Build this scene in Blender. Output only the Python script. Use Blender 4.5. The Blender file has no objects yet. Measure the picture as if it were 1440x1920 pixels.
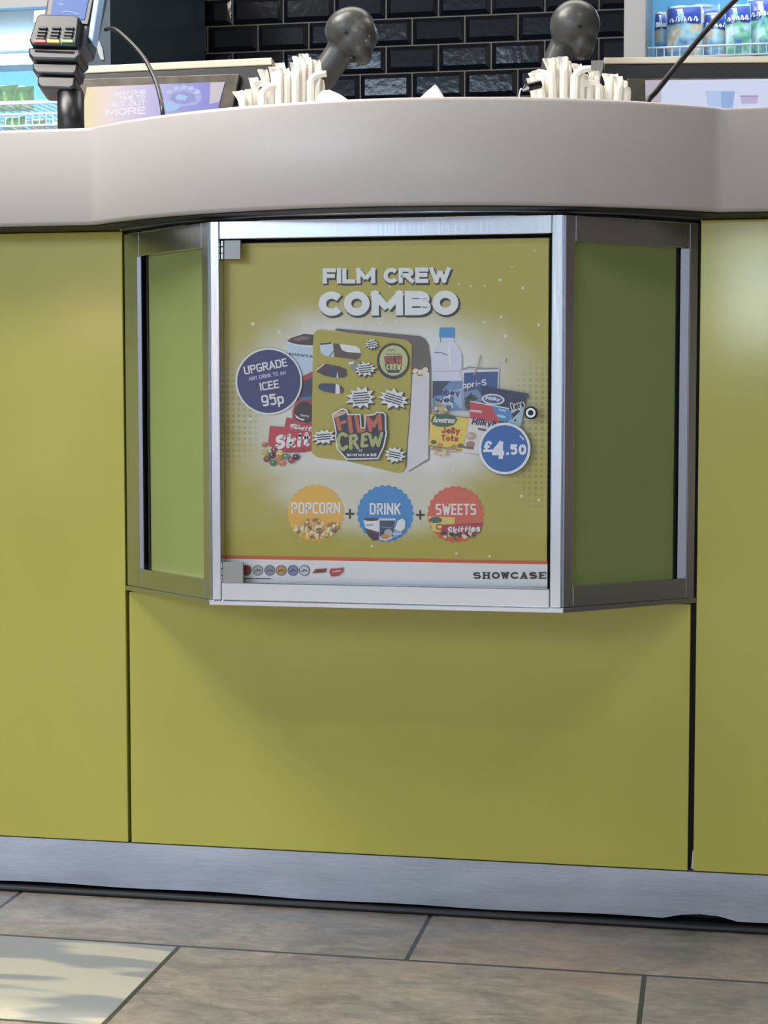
import bpy, bmesh, math, random
from mathutils import Vector, Matrix
from mathutils.geometry import tessellate_polygon
random.seed(7)
SC = bpy.context.scene
COL = SC.collection

# ------------------------------------------------------------------ camera
F, YAW, PITCH, ROLL = 3193.70, .18924, -.06608, .0002
CAM = Vector((.21435, -2.33592, .72508))
FW = Vector((-math.sin(YAW)*math.cos(PITCH), math.cos(YAW)*math.cos(PITCH), math.sin(PITCH)))
RT = Vector((math.cos(YAW), math.sin(YAW), 0))
UP = RT.cross(FW)
cd = bpy.data.cameras.new('camera'); cam = bpy.data.objects.new('camera', cd); COL.objects.link(cam)
cd.sensor_fit = 'VERTICAL'; cd.sensor_height = 36; cd.lens = 36*F/1920; cd.clip_start = .05
cam.matrix_world = Matrix(((RT.x, UP.x, -FW.x, CAM.x), (RT.y, UP.y, -FW.y, CAM.y), (RT.z, UP.z, -FW.z, CAM.z), (0, 0, 0, 1)))
SC.camera = cam
SC.view_settings.view_transform = 'Standard'; SC.view_settings.look = 'None'
SC.view_settings.gamma = 1; SC.view_settings.exposure = 0.0
try: SC.view_settings.use_curve_mapping = False
except Exception: pass

# ------------------------------------------------------------------ world and lights
def lin(c):
    return tuple((v/255/12.92 if v/255 <= .04045 else ((v/255+.055)/1.055)**2.4) for v in c)
W = bpy.data.worlds.new('world'); SC.world = W; W.use_nodes = True
wb = W.node_tree.nodes['Background']; wb.inputs[1].default_value = .50
def hall_light():
    # the hall around the counter: cool daylight in front and to the left, a dim warm side on the right
    nt = W.node_tree; N = nt.nodes; L = nt.links
    tc = N.new('ShaderNodeTexCoord'); sx = N.new('ShaderNodeSeparateXYZ'); L.new(tc.outputs['Generated'], sx.inputs[0])
    m = N.new('ShaderNodeMapRange'); m.interpolation_type = 'SMOOTHSTEP'; L.new(sx.outputs[0], m.inputs[0])
    m.inputs[1].default_value = .25; m.inputs[2].default_value = .92
    x = N.new('ShaderNodeMix'); x.data_type = 'RGBA'; L.new(m.outputs[0], x.inputs[0]); x.inputs[6].default_value = (.80, .86, 1.0, 1); x.inputs[7].default_value = (.16, .13, .11, 1)
    ml = N.new('ShaderNodeMapRange'); ml.interpolation_type = 'SMOOTHSTEP'; L.new(sx.outputs[0], ml.inputs[0]); ml.inputs[1].default_value = -.62; ml.inputs[2].default_value = -.95
    xl = N.new('ShaderNodeMix'); xl.data_type = 'RGBA'; L.new(ml.outputs[0], xl.inputs[0]); L.new(x.outputs[2], xl.inputs[6]); xl.inputs[7].default_value = (.26, .29, .22, 1); x = xl
    bd = N.new('ShaderNodeMapRange'); bd.interpolation_type = 'SMOOTHSTEP'; L.new(sx.outputs[2], bd.inputs[0]); bd.inputs[1].default_value = .08; bd.inputs[2].default_value = .0; bd.inputs[3].default_value = 1.0; bd.inputs[4].default_value = 1.9
    xb = N.new('ShaderNodeVectorMath'); xb.operation = 'SCALE'; L.new(x.outputs[2], xb.inputs[0]); L.new(bd.outputs[0], xb.inputs['Scale'])
    u = N.new('ShaderNodeMapRange'); u.interpolation_type = 'SMOOTHSTEP'; L.new(sx.outputs[2], u.inputs[0]); u.inputs[1].default_value = .10; u.inputs[2].default_value = .38
    y = N.new('ShaderNodeMix'); y.data_type = 'RGBA'; L.new(u.outputs[0], y.inputs[0]); L.new(xb.outputs[0], y.inputs[6]); y.inputs[7].default_value = (.20, .19, .18, 1)
    L.new(y.outputs[2], wb.inputs[0])
hall_light()
def area(name, loc, target, sx, sy, power, color, spread=math.pi):
    l = bpy.data.lights.new(name, 'AREA'); l.shape = 'RECTANGLE'; l.size = sx; l.size_y = sy
    l.energy = power; l.color = color; l.spread = spread
    o = bpy.data.objects.new(name, l); COL.objects.link(o); o.location = loc
    d = Vector(target)-Vector(loc); o.rotation_euler = d.to_track_quat('-Z', 'Y').to_euler()
    return o
area('window_daylight', (-3.6, -6.0, 2.50), (-3.0, 0, 1.6), 4.4, 1.2, 150, (.64, .82, 1.0))
area('ceiling_panel_light', (-2.3, -1.1, 3.5), (-.6, .1, .4), 1.6, .9, 105, (1.0, .96, .90))
area('ceiling_strip_light', (.9, -1.6, 3.0), (.5, -.6, 0), .5, .5, 14, (1.0, .90, .78))
area('service_ceiling_light', (-.3, 1.2, 2.9), (-.3, .9, 1), 2.4, .6, 30, (1.0, .95, .88))
area('added_counter_fill', (-1.7, -.22, 3.3), (-1.7, -.22, 0), 2.2, .5, 85, (1.0, .96, .90))  # unseen overhead fill, added to shape the floor gradient and panel shading
area('warm_sign_light', (-3.55, -8.0, 1.22), (-.6, 0, .85), .5, .3, 10, (1.0, .58, .30))
area('doorway_daylight', (.50, -8.0, 1.36), (.28, 0, .86), .40, .62, 30, (.85, .97, 1.0))
area('added_floor_fill', (-.6, -2.95, 3.4), (-.6, -2.95, 0), 1.6, .8, 270, (.93, .96, 1.0), math.radians(84))  # added fill, brightens the floor ahead and its reflection in the rails
area('daylight_beam', (-.95, -.72, 3.4), (-.95, -.635, 0), 1.1, .28, 3.6, (1.0, .84, .58), math.radians(2.5))

# ------------------------------------------------------------------ pixel helpers (photo pixel -> point on a real plane)
def ray(px, py): return FW + RT*((px-720)/F) - UP*((py-960)/F)
def at(px, py, Y):
    d = ray(px, py); return CAM + d*((Y-CAM.y)/d.y)
def atz(px, py, Z):
    d = ray(px, py); return CAM + d*((Z-CAM.z)/d.z)
def atp(px, py, P0, n):
    d = ray(px, py); return CAM + d*((P0-CAM).dot(n)/d.dot(n))

# ------------------------------------------------------------------ materials
MATS = {}
def mat(name, rgb, rough=.5, metal=0, coat=0, coat_rough=.05, emit=0, noise=0, nscale=20, bump=0, bscale=60, spec=.5, stretch=None):
    if name in MATS: return MATS[name]
    m = bpy.data.materials.new(name); m.use_nodes = True; MATS[name] = m
    nt = m.node_tree; p = nt.nodes['Principled BSDF']; c = lin(rgb)
    p.inputs['Base Color'].default_value = (*c, 1); p.inputs['Roughness'].default_value = rough
    p.inputs['Metallic'].default_value = metal; p.inputs['Coat Weight'].default_value = coat
    p.inputs['Coat Roughness'].default_value = coat_rough; p.inputs['Specular IOR Level'].default_value = spec
    if emit:
        p.inputs['Emission Color'].default_value = (*c, 1); p.inputs['Emission Strength'].default_value = emit
    if noise or bump:
        tc = nt.nodes.new('ShaderNodeTexCoord'); src = tc.outputs['Object']
        if stretch:
            mp = nt.nodes.new('ShaderNodeMapping'); mp.inputs['Scale'].default_value = stretch
            nt.links.new(src, mp.inputs['Vector']); src = mp.outputs['Vector']
    if noise:
        n = nt.nodes.new('ShaderNodeTexNoise'); n.inputs['Scale'].default_value = nscale; n.inputs['Detail'].default_value = 5
        nt.links.new(src, n.inputs['Vector'])
        r = nt.nodes.new('ShaderNodeValToRGB'); nt.links.new(n.outputs['Fac'], r.inputs['Fac'])
        r.color_ramp.elements[0].position = .3; r.color_ramp.elements[1].position = .7
        r.color_ramp.elements[0].color = (*[max(0, v*(1-noise)) for v in c], 1)
        r.color_ramp.elements[1].color = (*[min(1, v*(1+noise)) for v in c], 1)
        nt.links.new(r.outputs['Color'], p.inputs['Base Color'])
    if bump:
        n2 = nt.nodes.new('ShaderNodeTexNoise'); n2.inputs['Scale'].default_value = bscale; n2.inputs['Detail'].default_value = 3
        nt.links.new(src, n2.inputs['Vector'])
        b = nt.nodes.new('ShaderNodeBump'); b.inputs['Strength'].default_value = bump; b.inputs['Distance'].default_value = .002
        nt.links.new(n2.outputs['Fac'], b.inputs['Height']); nt.links.new(b.outputs['Normal'], p.inputs['Normal'])
    return m

# ------------------------------------------------------------------ object helpers
def link(name, me, m=None, parent=None):
    o = bpy.data.objects.new(name, me); COL.objects.link(o)
    if m is not None:
        for mm in (m if isinstance(m, (list, tuple)) else [m]): me.materials.append(mm)
    if parent is not None:
        o.parent = parent; o.matrix_parent_inverse = Matrix.Translation(-parent.location) if parent.type == 'EMPTY' and parent.parent is None else Matrix()
    return o
def obj(name, bm, m, parent=None, smooth=False, bevel=0, seg=2):
    bmesh.ops.recalc_face_normals(bm, faces=bm.faces)
    me = bpy.data.meshes.new(name); bm.to_mesh(me); bm.free()
    if smooth:
        for f in me.polygons: f.use_smooth = True
    o = link(name, me, m, parent)
    if bevel:
        md = o.modifiers.new('bevel', 'BEVEL'); md.width = bevel; md.segments = seg; md.limit_method = 'ANGLE'; md.angle_limit = math.radians(40)
    return o
def thing(name, label, cat, loc=(0, 0, 0), group=None):
    o = bpy.data.objects.new(name, None); COL.objects.link(o); o.location = loc; o.empty_display_size = .05
    return tag(o, label, cat, group)
def tag(o, label, cat, group=None, kind=None):
    o['label'] = label; o['category'] = cat
    if group: o['group'] = group
    if kind: o['kind'] = kind
    return o
def struct(o, label=None, cat=None):
    o['kind'] = 'structure'
    if label: o['label'] = label; o['category'] = cat
    return o
def box(bm, x0, y0, z0, x1, y1, z1):
    v = [bm.verts.new((x, y, z)) for x in (x0, x1) for y in (y0, y1) for z in (z0, z1)]
    for f in ((0, 1, 3, 2), (4, 6, 7, 5), (0, 4, 5, 1), (2, 3, 7, 6), (0, 2, 6, 4), (1, 5, 7, 3)): bm.faces.new([v[i] for i in f])
def bxo(name, x0, y0, z0, x1, y1, z1, m, parent=None, bevel=0):
    bm = bmesh.new(); box(bm, x0, y0, z0, x1, y1, z1); return obj(name, bm, m, parent, bevel=bevel)
def prism(bm, pts, off):
    """polygon (list of points) extruded by vector off"""
    a = [bm.verts.new(p) for p in pts]; b = [bm.verts.new(Vector(p)+off) for p in pts]; n = len(pts)
    bm.faces.new(a); bm.faces.new(b[::-1])
    for i in range(n): bm.faces.new((a[i], b[i], b[(i+1) % n], a[(i+1) % n]))
def tube(bm, pts, r, seg=10, cap=True):
    pts = [Vector(p) for p in pts]; rings = []
    rs = r if isinstance(r, (list, tuple)) else [r]*len(pts)
    for i, p in enumerate(pts):
        t = (pts[min(i+1, len(pts)-1)]-pts[max(i-1, 0)]).normalized()
        a = t.orthogonal().normalized() if i == 0 else (pa - t*pa.dot(t)).normalized()
        pa = a; b = t.cross(a)
        rings.append([bm.verts.new(p+(a*math.cos(k*2*math.pi/seg)+b*math.sin(k*2*math.pi/seg))*rs[i]) for k in range(seg)])
    for i in range(len(rings)-1):
        for k in range(seg): bm.faces.new((rings[i][k], rings[i][(k+1) % seg], rings[i+1][(k+1) % seg], rings[i+1][k]))
    if cap: bm.faces.new(rings[0][::-1]); bm.faces.new(rings[-1])
def bez(pts, n=12):
    """Catmull-Rom through pts"""
    P = [Vector(p) for p in pts]; P = [P[0]*2-P[1]] + P + [P[-1]*2-P[-2]]; out = []
    for i in range(1, len(P)-2):
        for k in range(n):
            t = k/n; a, b, c, d = P[i-1:i+3]
            out.append(.5*((2*b)+(c-a)*t+(2*a-5*b+4*c-d)*t*t+(3*b-a-3*c+d)*t**3))
    out.append(P[-2]); return out
def ellipsoid(bm, c, rx, ry, rz, rot=None, seg=20):
    M = Matrix.Translation(c) @ (rot.to_4x4() if rot else Matrix()) @ Matrix.Diagonal((rx, ry, rz, 1))
    bmesh.ops.create_uvsphere(bm, u_segments=seg, v_segments=seg//2+2, radius=1, matrix=M)

# ------------------------------------------------------------------ shared materials
M_lam = mat('lime_laminate', (173, 168, 74), rough=.36, coat=.35, coat_rough=.12, noise=.03, nscale=6, spec=.3)
M_alu = mat('brushed_aluminium', (205, 210, 218), rough=.20, metal=1, bump=.05, bscale=200, stretch=(1, 1, .05))
M_alu2 = mat('scuffed_aluminium_kick', (184, 193, 210), rough=.30, metal=.85, noise=.13, nscale=14, bump=.08, bscale=90, stretch=(.5, 1, 2.5))
M_black = mat('black_board', (18, 19, 21), rough=.6)
M_blackp = mat('black_plastic', (26, 27, 30), rough=.38)
M_gloss = mat('gloss_black_plastic', (14, 15, 17), rough=.3)
M_white = mat('white_solid_surface', (178, 171, 168), rough=.42, coat=.2, coat_rough=.25, noise=.015, nscale=250)
M_pane = mat('green_backed_glass', (126, 138, 82), rough=.5, coat=1, coat_rough=.03)

# ------------------------------------------------------------------ setting: floor
TL, TX, TY, TD = .6110, -.4700, -.206, .2970     # tile length, joint, row line, row depth
def floor_material():
    m = bpy.data.materials.new('stone_floor_tiles'); m.use_nodes = True; nt = m.node_tree; N = nt.nodes; L = nt.links
    p = N['Principled BSDF']; tc = N.new('ShaderNodeTexCoord')
    mp = N.new('ShaderNodeMapping'); mp.inputs['Location'].default_value = (-TX + 20*TL, -TY + 40*TD, 0)
    L.new(tc.outputs['Object'], mp.inputs['Vector'])
    br = N.new('ShaderNodeTexBrick'); L.new(mp.outputs['Vector'], br.inputs['Vector'])
    br.offset = .5; br.offset_frequency = 2; br.squash = 1
    for k, v in (('Scale', 1), ('Mortar Size', .0032), ('Mortar Smooth', .05), ('Bias', 0), ('Brick Width', TL), ('Row Height', TD)): br.inputs[k].default_value = v
    br.inputs['Color1'].default_value = (*lin((112, 106, 98)), 1); br.inputs['Color2'].default_value = (*lin((95, 93, 90)), 1)
    br.inputs['Mortar'].default_value = (*lin((34, 32, 30)), 1)
    n1 = N.new('ShaderNodeTexNoise'); n1.inputs['Scale'].default_value = 5; n1.inputs['Detail'].default_value = 8; n1.inputs['Roughness'].default_value = .62; n1.inputs['Distortion'].default_value = 1.2
    st = N.new('ShaderNodeMapping'); st.inputs['Scale'].default_value = (1, 1.9, 1); st.inputs['Rotation'].default_value = (0, 0, .35)
    L.new(tc.outputs['Object'], st.inputs['Vector']); L.new(st.outputs['Vector'], n1.inputs['Vector'])
    r1 = N.new('ShaderNodeValToRGB'); L.new(n1.outputs['Fac'], r1.inputs['Fac'])
    e = r1.color_ramp.elements; e[0].position = .30; e[0].color = (.50, .50, .52, 1); e[1].position = .72; e[1].color = (1.25, 1.2, 1.12, 1)
    q = r1.color_ramp.elements.new(.48); q.color = (.92, .90, .90, 1)
    mx = N.new('ShaderNodeMix'); mx.data_type = 'RGBA'; mx.blend_type = 'MULTIPLY'; mx.inputs[0].default_value = 1
    L.new(br.outputs['Color'], mx.inputs[6]); L.new(r1.outputs['Color'], mx.inputs[7])
    nf = N.new('ShaderNodeTexNoise'); nf.inputs['Scale'].default_value = 34; nf.inputs['Detail'].default_value = 9; nf.inputs['Roughness'].default_value = .7; nf.inputs['Distortion'].default_value = .8
    L.new(st.outputs['Vector'], nf.inputs['Vector'])
    rf = N.new('ShaderNodeValToRGB'); L.new(nf.outputs['Fac'], rf.inputs['Fac']); rf.color_ramp.elements[0].position = .34; rf.color_ramp.elements[0].color = (.66, .66, .66, 1); rf.color_ramp.elements[1].position = .64; rf.color_ramp.elements[1].color = (1.18, 1.18, 1.18, 1)
    mf = N.new('ShaderNodeMix'); mf.data_type = 'RGBA'; mf.blend_type = 'MULTIPLY'; mf.inputs[0].default_value = 1; L.new(mx.outputs[2], mf.inputs[6]); L.new(rf.outputs['Color'], mf.inputs[7]); mx = mf
    # rust bloom
    n2 = N.new('ShaderNodeTexNoise'); n2.inputs['Scale'].default_value = 2.6; n2.inputs['Detail'].default_value = 4
    L.new(tc.outputs['Object'], n2.inputs['Vector'])
    r2 = N.new('ShaderNodeValToRGB'); L.new(n2.outputs['Fac'], r2.inputs['Fac']); r2.color_ramp.elements[0].position = .52; r2.color_ramp.elements[1].position = .75
    r2.color_ramp.elements[1].color = (.45, .45, .45, 1)
    m2 = N.new('ShaderNodeMix'); m2.data_type = 'RGBA'; L.new(r2.outputs['Color'], m2.inputs[0]); L.new(mx.outputs[2], m2.inputs[6])
    m2.inputs[7].default_value = (*lin((134, 104, 84)), 1)
    # left tile of the front row: bright daylight patches painted in as grey-and-cream waves
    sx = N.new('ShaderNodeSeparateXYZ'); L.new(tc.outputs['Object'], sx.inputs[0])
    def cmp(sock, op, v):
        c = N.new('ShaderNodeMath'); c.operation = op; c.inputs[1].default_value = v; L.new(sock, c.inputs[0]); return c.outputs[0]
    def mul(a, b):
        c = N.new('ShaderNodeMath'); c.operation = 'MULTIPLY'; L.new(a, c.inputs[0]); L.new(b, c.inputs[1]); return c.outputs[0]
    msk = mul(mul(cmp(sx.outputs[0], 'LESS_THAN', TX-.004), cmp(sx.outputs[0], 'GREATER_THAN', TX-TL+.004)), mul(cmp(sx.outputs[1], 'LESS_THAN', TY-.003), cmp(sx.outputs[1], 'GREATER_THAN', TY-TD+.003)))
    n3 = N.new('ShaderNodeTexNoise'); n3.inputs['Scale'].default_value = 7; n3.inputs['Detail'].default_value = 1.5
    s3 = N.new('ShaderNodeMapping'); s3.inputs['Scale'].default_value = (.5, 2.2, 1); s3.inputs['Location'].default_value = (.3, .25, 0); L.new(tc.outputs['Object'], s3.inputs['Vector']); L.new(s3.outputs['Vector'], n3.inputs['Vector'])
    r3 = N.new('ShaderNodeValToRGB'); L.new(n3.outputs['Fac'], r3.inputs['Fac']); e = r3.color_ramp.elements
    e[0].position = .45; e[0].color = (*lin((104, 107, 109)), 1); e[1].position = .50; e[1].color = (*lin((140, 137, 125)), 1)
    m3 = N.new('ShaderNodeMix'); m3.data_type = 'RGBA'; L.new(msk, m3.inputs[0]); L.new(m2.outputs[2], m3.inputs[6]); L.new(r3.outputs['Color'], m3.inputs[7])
    # keep the grout on top of everything
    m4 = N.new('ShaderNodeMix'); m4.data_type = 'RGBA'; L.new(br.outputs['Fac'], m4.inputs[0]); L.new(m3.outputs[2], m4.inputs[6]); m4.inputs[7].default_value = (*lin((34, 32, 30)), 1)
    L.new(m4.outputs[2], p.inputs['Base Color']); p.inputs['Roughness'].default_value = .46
    b = N.new('ShaderNodeBump'); b.inputs['Strength'].default_value = .25; b.inputs['Distance'].default_value = .003
    L.new(nf.outputs['Fac'], b.inputs['Height']); L.new(b.outputs['Normal'], p.inputs['Normal'])
    return m
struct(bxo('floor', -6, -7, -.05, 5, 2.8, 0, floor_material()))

# ------------------------------------------------------------------ setting: tiled back wall
YW = 2.55
def back_wall():
    bm = bmesh.new(); box(bm, -3.2, YW+.008, 0, 3.4, YW+.15, 3.0)
    w = obj('wall_back', bm, mat('grey_grout', (88, 86, 83), rough=.8, noise=.05)); struct(w)
    tw, th, g = .1522, .0772, .0045
    x0 = at(723, 110, YW).x; z0 = at(723, 86, YW).z    # a joint, with the row under it starting here
    bm = bmesh.new()
    for r in range(-20, 17):
        for c in range(-16, 25):
            xa = x0 + c*tw + (.5*tw if r % 2 == 0 else 0) + g/2; za = z0 + r*th + g/2
            xb, zb = xa+tw-g, za+th-g; i = .013
            y0, y1 = YW+.0085, YW-.001
            o = [bm.verts.new(v) for v in ((xa, y0, za), (xb, y0, za), (xb, y0, zb), (xa, y0, zb))]
            k = [bm.verts.new(v) for v in ((xa, y1+.006, za), (xb, y1+.006, za), (xb, y1+.006, zb), (xa, y1+.006, zb))]
            dz = random.uniform(-.0004, .0004); dx = random.uniform(-.0004, .0004)
            n = [bm.verts.new(v) for v in ((xa+i, y1+dx+dz, za+i), (xb-i, y1-dx+dz, za+i), (xb-i, y1-dx-dz, zb-i), (xa+i, y1+dx-dz, zb-i))]
            bm.faces.new(n)
            for q in range(4):
                w2 = (q+1) % 4
                bm.faces.new((o[q], o[w2], k[w2], k[q])); bm.faces.new((k[q], k[w2], n[w2], n[q]))
    t = obj('wall_tiles', bm, mat('black_glazed_tile', (13, 15, 22), rough=.10, bump=.15, bscale=55, spec=.5), w, bevel=.0012, seg=1)
back_wall()

# ------------------------------------------------------------------ counter: base with panels
ZS, ZP, ZT0, ZT1 = .0789, .9642, .9667, 1.1
XL0, XL1, XR0, XR1 = -.6135, -.6085, .1910, .1985
base = thing('service_counter', 'lime green panelled counter front with metal kick strip under white worktop', 'counter', (-.2, .3, 0))
bxo('carcass', -2.2, .022, .012, 1.9, .72, ZP-.002, M_black, base)
def panel(x0, x1, z0, z1): return bxo('front_panel', x0, 0, z0, x1, .020, z1, M_lam, base, bevel=.0012)
panel(-2.2, XL0, ZS+.001, ZP); panel(XL1, XR0, ZS+.001, .4475); panel(XR1, 1.9, ZS+.001, ZP)
def kick():
    bm = bmesh.new(); xs = [-2.2+4.1*i/160 for i in range(161)]; top = []; bot = []
    for x in xs:
        zb = .012 + .0012*math.sin(x*7.3)+.001*math.sin(x*23)
        if .165 < x < .255: zb += .0085*max(0, math.sin((x-.165)/.09*math.pi))**.6      # bent-up torn edge
        top.append(x); bot.append(zb)
    fr = [bm.verts.new((x, -.0015, ZS)) for x in xs]; fb = [bm.verts.new((x, -.0015, z)) for x, z in zip(xs, bot)]
    br = [bm.verts.new((x, .0215, ZS)) for x in xs]; bb = [bm.verts.new((x, .0215, z)) for x, z in zip(xs, bot)]
    for i in range(160):
        bm.faces.new((fb[i], fb[i+1], fr[i+1], fr[i])); bm.faces.new((fr[i], fr[i+1], br[i+1], br[i]))
        bm.faces.new((br[i], br[i+1], bb[i+1], bb[i])); bm.faces.new((bb[i], bb[i+1], fb[i+1], fb[i]))
    bm.faces.new((fr[0], br[0], bb[0], fb[0])); bm.faces.new((fr[-1], fb[-1], bb[-1], br[-1]))
    obj('kick_plate', bm, M_alu2, base)
kick()
bm = bmesh.new(); prism(bm, [at(x, y, .003) for x, y in ((1298.5, 1596), (1302, 1594), (1303, 1628), (1296, 1629))], Vector((0, .004, 0))); obj('torn_filler', bm, mat('white_filler', (196, 190, 184), rough=.8), base)
bxo('shadow_strip', -2.2, -.013, 0.0002, 1.9, .03, .0075, M_black, base, bevel=.003)  # black strip in place of the contact shadow under the kick plate
bxo('plinth', -2.2, .0305, 0, 1.9, .68, .012, M_black, base)

# ------------------------------------------------------------------ counter: white worktop with its bowed fascia
FLAT, XC, HW, PR = -.0725, -.2045, .4305, .1515
def front_curve(off=0):
    """front outline, left to right; off moves it inwards"""
    R = (HW*HW+PR*PR)/(2*PR); pts = [(-2.25, FLAT)]
    a = math.asin(HW/R); n = 56
    arc = []
    for i in range(n+1):
        t = -a + 2*a*i/n; arc.append((XC+(R-off)*math.sin(t), FLAT-((R-off)*math.cos(t)-(R-PR))))
    if off:
        arc = [p for p in arc if p[1] < FLAT+off-1e-6]
        pts = [(-2.25, FLAT+off)] + [(arc[0][0]-.004, FLAT+off)] + arc + [(arc[-1][0]+.004, FLAT+off)] + [(1.95, FLAT+off)]
        return pts
    return pts + arc + [(1.95, FLAT)]
def slab(name, off, z0, z1, m, parent, rnd=0):
    prof = [(0, z0), (0, z1)] if not rnd else [(rnd, z0), (rnd*.3, z0+rnd*.3), (0, z0+rnd), (0, z1-rnd), (rnd*.3, z1-rnd*.3), (rnd, z1)]
    base_pts = front_curve(off); n = len(base_pts)
    nrm = []
    for i in range(n):
        a = Vector(base_pts[max(i-1, 0)]); b = Vector(base_pts[min(i+1, n-1)]); t = (b-a).normalized(); nrm.append(Vector((-t.y, t.x)))
    bm = bmesh.new(); rings = []
    for o, z in prof:
        ring = [bm.verts.new((p[0]+nn.x*o, p[1]+nn.y*o, z)) for p, nn in zip(base_pts, nrm)]
        ring.append(bm.verts.new((1.95, .74, z))); ring.append(bm.verts.new((-2.25, .74, z))); rings.append(ring)
    for a, b in zip(rings, rings[1:]):
        for i in range(len(a)):
            j = (i+1) % len(a); bm.faces.new((a[i], a[j], b[j], b[i]))
    bm.faces.new(rings[0][::-1]); bm.faces.new(rings[-1])
    o = obj(name, bm, m, parent)
    for f in o.data.polygons:
        if abs(f.normal.z) < .95: f.use_smooth = True
    try: o.data.set_sharp_from_angle(angle=math.radians(50))
    except Exception: pass
    return o
top = thing('worktop', 'thick white worktop with bowed front edge above the display case', 'worktop', (-.2, .3, ZT0))
slab('worktop_slab', 0, ZT0+.0003, ZT1, M_white, top, rnd=.005)
slab('underside_board', .010, .9650, ZT0+.0002, M_black, top)
# ------------------------------------------------------------------ display case (bay) under the bow
YF = -.1500                                             # front face of the case
ZB0, ZB1 = .4528, .9628
case = thing('display_case', 'aluminium framed display case with glass door bulging from the lime counter', 'display case', (-.2, -.06, ZB0))
A = (-.6112, .0); B = (at(393, 700, YF).x, YF); Cc = (at(1057, 700, YF).x, YF); D = (.1960, .0)
xi0, xi1 = at(412.5, 760, YF).x, at(1033, 760, YF).x      # opening of the front
zt, zb = at(720, 443, YF).z, at(720, 1098, YF).z
def plate(name, off, z0, z1, m, lip=0):
    bm = bmesh.new(); k = off
    prism(bm, [(A[0]-k, .0-.0005, z0), (B[0]-k*.5, B[1]-k, z0), (Cc[0]+k*.5, Cc[1]-k, z0), (D[0]+k, -.0005, z0)], Vector((0, 0, z1-z0))); return obj(name, bm, m, case, bevel=.0008)
plate('base_plate', .0035, ZB0-.0025, ZB0+.004, M_alu)
plate('cap_plate', -.004, ZB1-.0025, ZB1, M_black)
# trim the edging to the bow only
def edging():
    bm = bmesh.new(); pts = [p for p in front_curve(.048) if A[0]-.002 < p[0] < D[0]+.006]
    pts = [p for p in pts if p[1] < -.0006]
    v = [(x, y, .9630) for x, y in pts]; prism(bm, v + [(pts[-1][0], -.0006, .9630), (pts[0][0], -.0006, .9630)] if pts[0][1] < -.002 else v, Vector((0, 0, .0017)))
    obj('edging_strip', bm, M_alu, case)
edging()
def bar(name, pa, pb, wa, wb, z0, z1, depth, m=None, bevel=.0012):
    """upright or rail: the span wa..wb (0..1) of side pa-pb, given depth inwards"""
    a, b = Vector(pa), Vector(pb); t = (b-a); n = Vector((-t.y, t.x)).normalized()
    if n.y < 0: n = -n
    p = a+t*wa; q = a+t*wb; bm = bmesh.new()
    prism(bm, [(p.x, p.y, z0), (q.x, q.y, z0), (q.x+n.x*depth, q.y+n.y*depth, z0), (p.x+n.x*depth, p.y+n.y*depth, z0)], Vector((0, 0, z1-z0)))
    return obj(name, bm, m or M_alu, case, bevel=bevel)
Z0, Z1 = ZB0+.004, ZB1-.003
LF = Cc[0]-B[0]
fa, fb_ = (xi0-B[0])/LF, (xi1-B[0])/LF
e = .003
bar('frame_post', B, Cc, e, fa, Z0, Z1, .018); bar('frame_post', B, Cc, fb_, 1-e, Z0, Z1, .018)
bar('top_rail', B, Cc, fa, fb_, zt, Z1, .018); bar('bottom_rail', B, Cc, fa, fb_, Z0, zb, .018)
for s, (P, Q) in enumerate(((A, B), (Cc, D))):
    ln = (Vector(Q)-Vector(P)).length
    a, b = Vector(P), Vector(Q); t = b-a; n = Vector((-t.y, t.x)).normalized(); n = n if n.y > 0 else -n
    def U(px):
        h = atp(px, 760, Vector((P[0], P[1], .7)), Vector((n.x, n.y, 0))); return ((h.x-a.x)*t.x+(h.y-a.y)*t.y)/(t.x*t.x+t.y*t.y)
    if s == 0: w = (.004, U(262.5), U(379.5), .994); wb0, wb1, pa_, pb_ = U(262.5), U(270.5), U(273), U(379.5)
    else: w = (.996, U(1290), U(1077), .006); wb0, wb1, pa_, pb_ = U(1273), U(1290), U(1077), U(1271)
    zr0, zr1 = Z0+.027, Z1-.034
    bar('side_post', P, Q, min(w[0], w[1]), max(w[0], w[1]), Z0, Z1, .018)
    bar('side_stile', P, Q, min(w[2], w[3]), max(w[2], w[3]), Z0, Z1, .018)
    lo, hi = sorted((w[1], w[2]))
    bar('side_rail', P, Q, lo, hi, zr1, Z1, .018); bar('side_rail', P, Q, lo, hi, Z0, zr0, .018)
    # glazing bead beside the wall post and the pane set back in the frame
    def inset(name, u0, u1, d0, d1, m, z0=zr0, z1=zr1):
        bm = bmesh.new(); p, q = a+t*u0, a+t*u1
        prism(bm, [(p.x+n.x*d0, p.y+n.y*d0, z0), (q.x+n.x*d0, q.y+n.y*d0, z0), (q.x+n.x*d1, q.y+n.y*d1, z0), (p.x+n.x*d1, p.y+n.y*d1, z0)], Vector((0, 0, z1-z0)))
        return obj(name, bm, m, case)
    u0, u1 = sorted((at(262, 760, -.02).x, at(270.5, 760, -.02).x)) if s == 0 else sorted((at(1273, 760, -.02).x, at(1290, 760, -.02).x))
    ym = P[1]+(Q[1]-P[1])*((u0+u1)/2-P[0])/(Q[0]-P[0]); bxo('glazing_bead', u0, ym+.0005, zr0, u1, ym+.012, zr1, mat('dull_aluminium', (138, 140, 150), rough=.45, metal=.9), case, bevel=.0006)
    inset('gasket', *((wb1-.004, pa_) if s == 0 else (pb_, wb0+.004)), .0055, .014, M_black)
    inset('side_pane', pa_, pb_, .007, .013, M_pane)
bxo('back_board', xi0-.004, YF+.045, zb-.006, xi1+.004, YF+.052, zt+.006, M_black, case)

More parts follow.
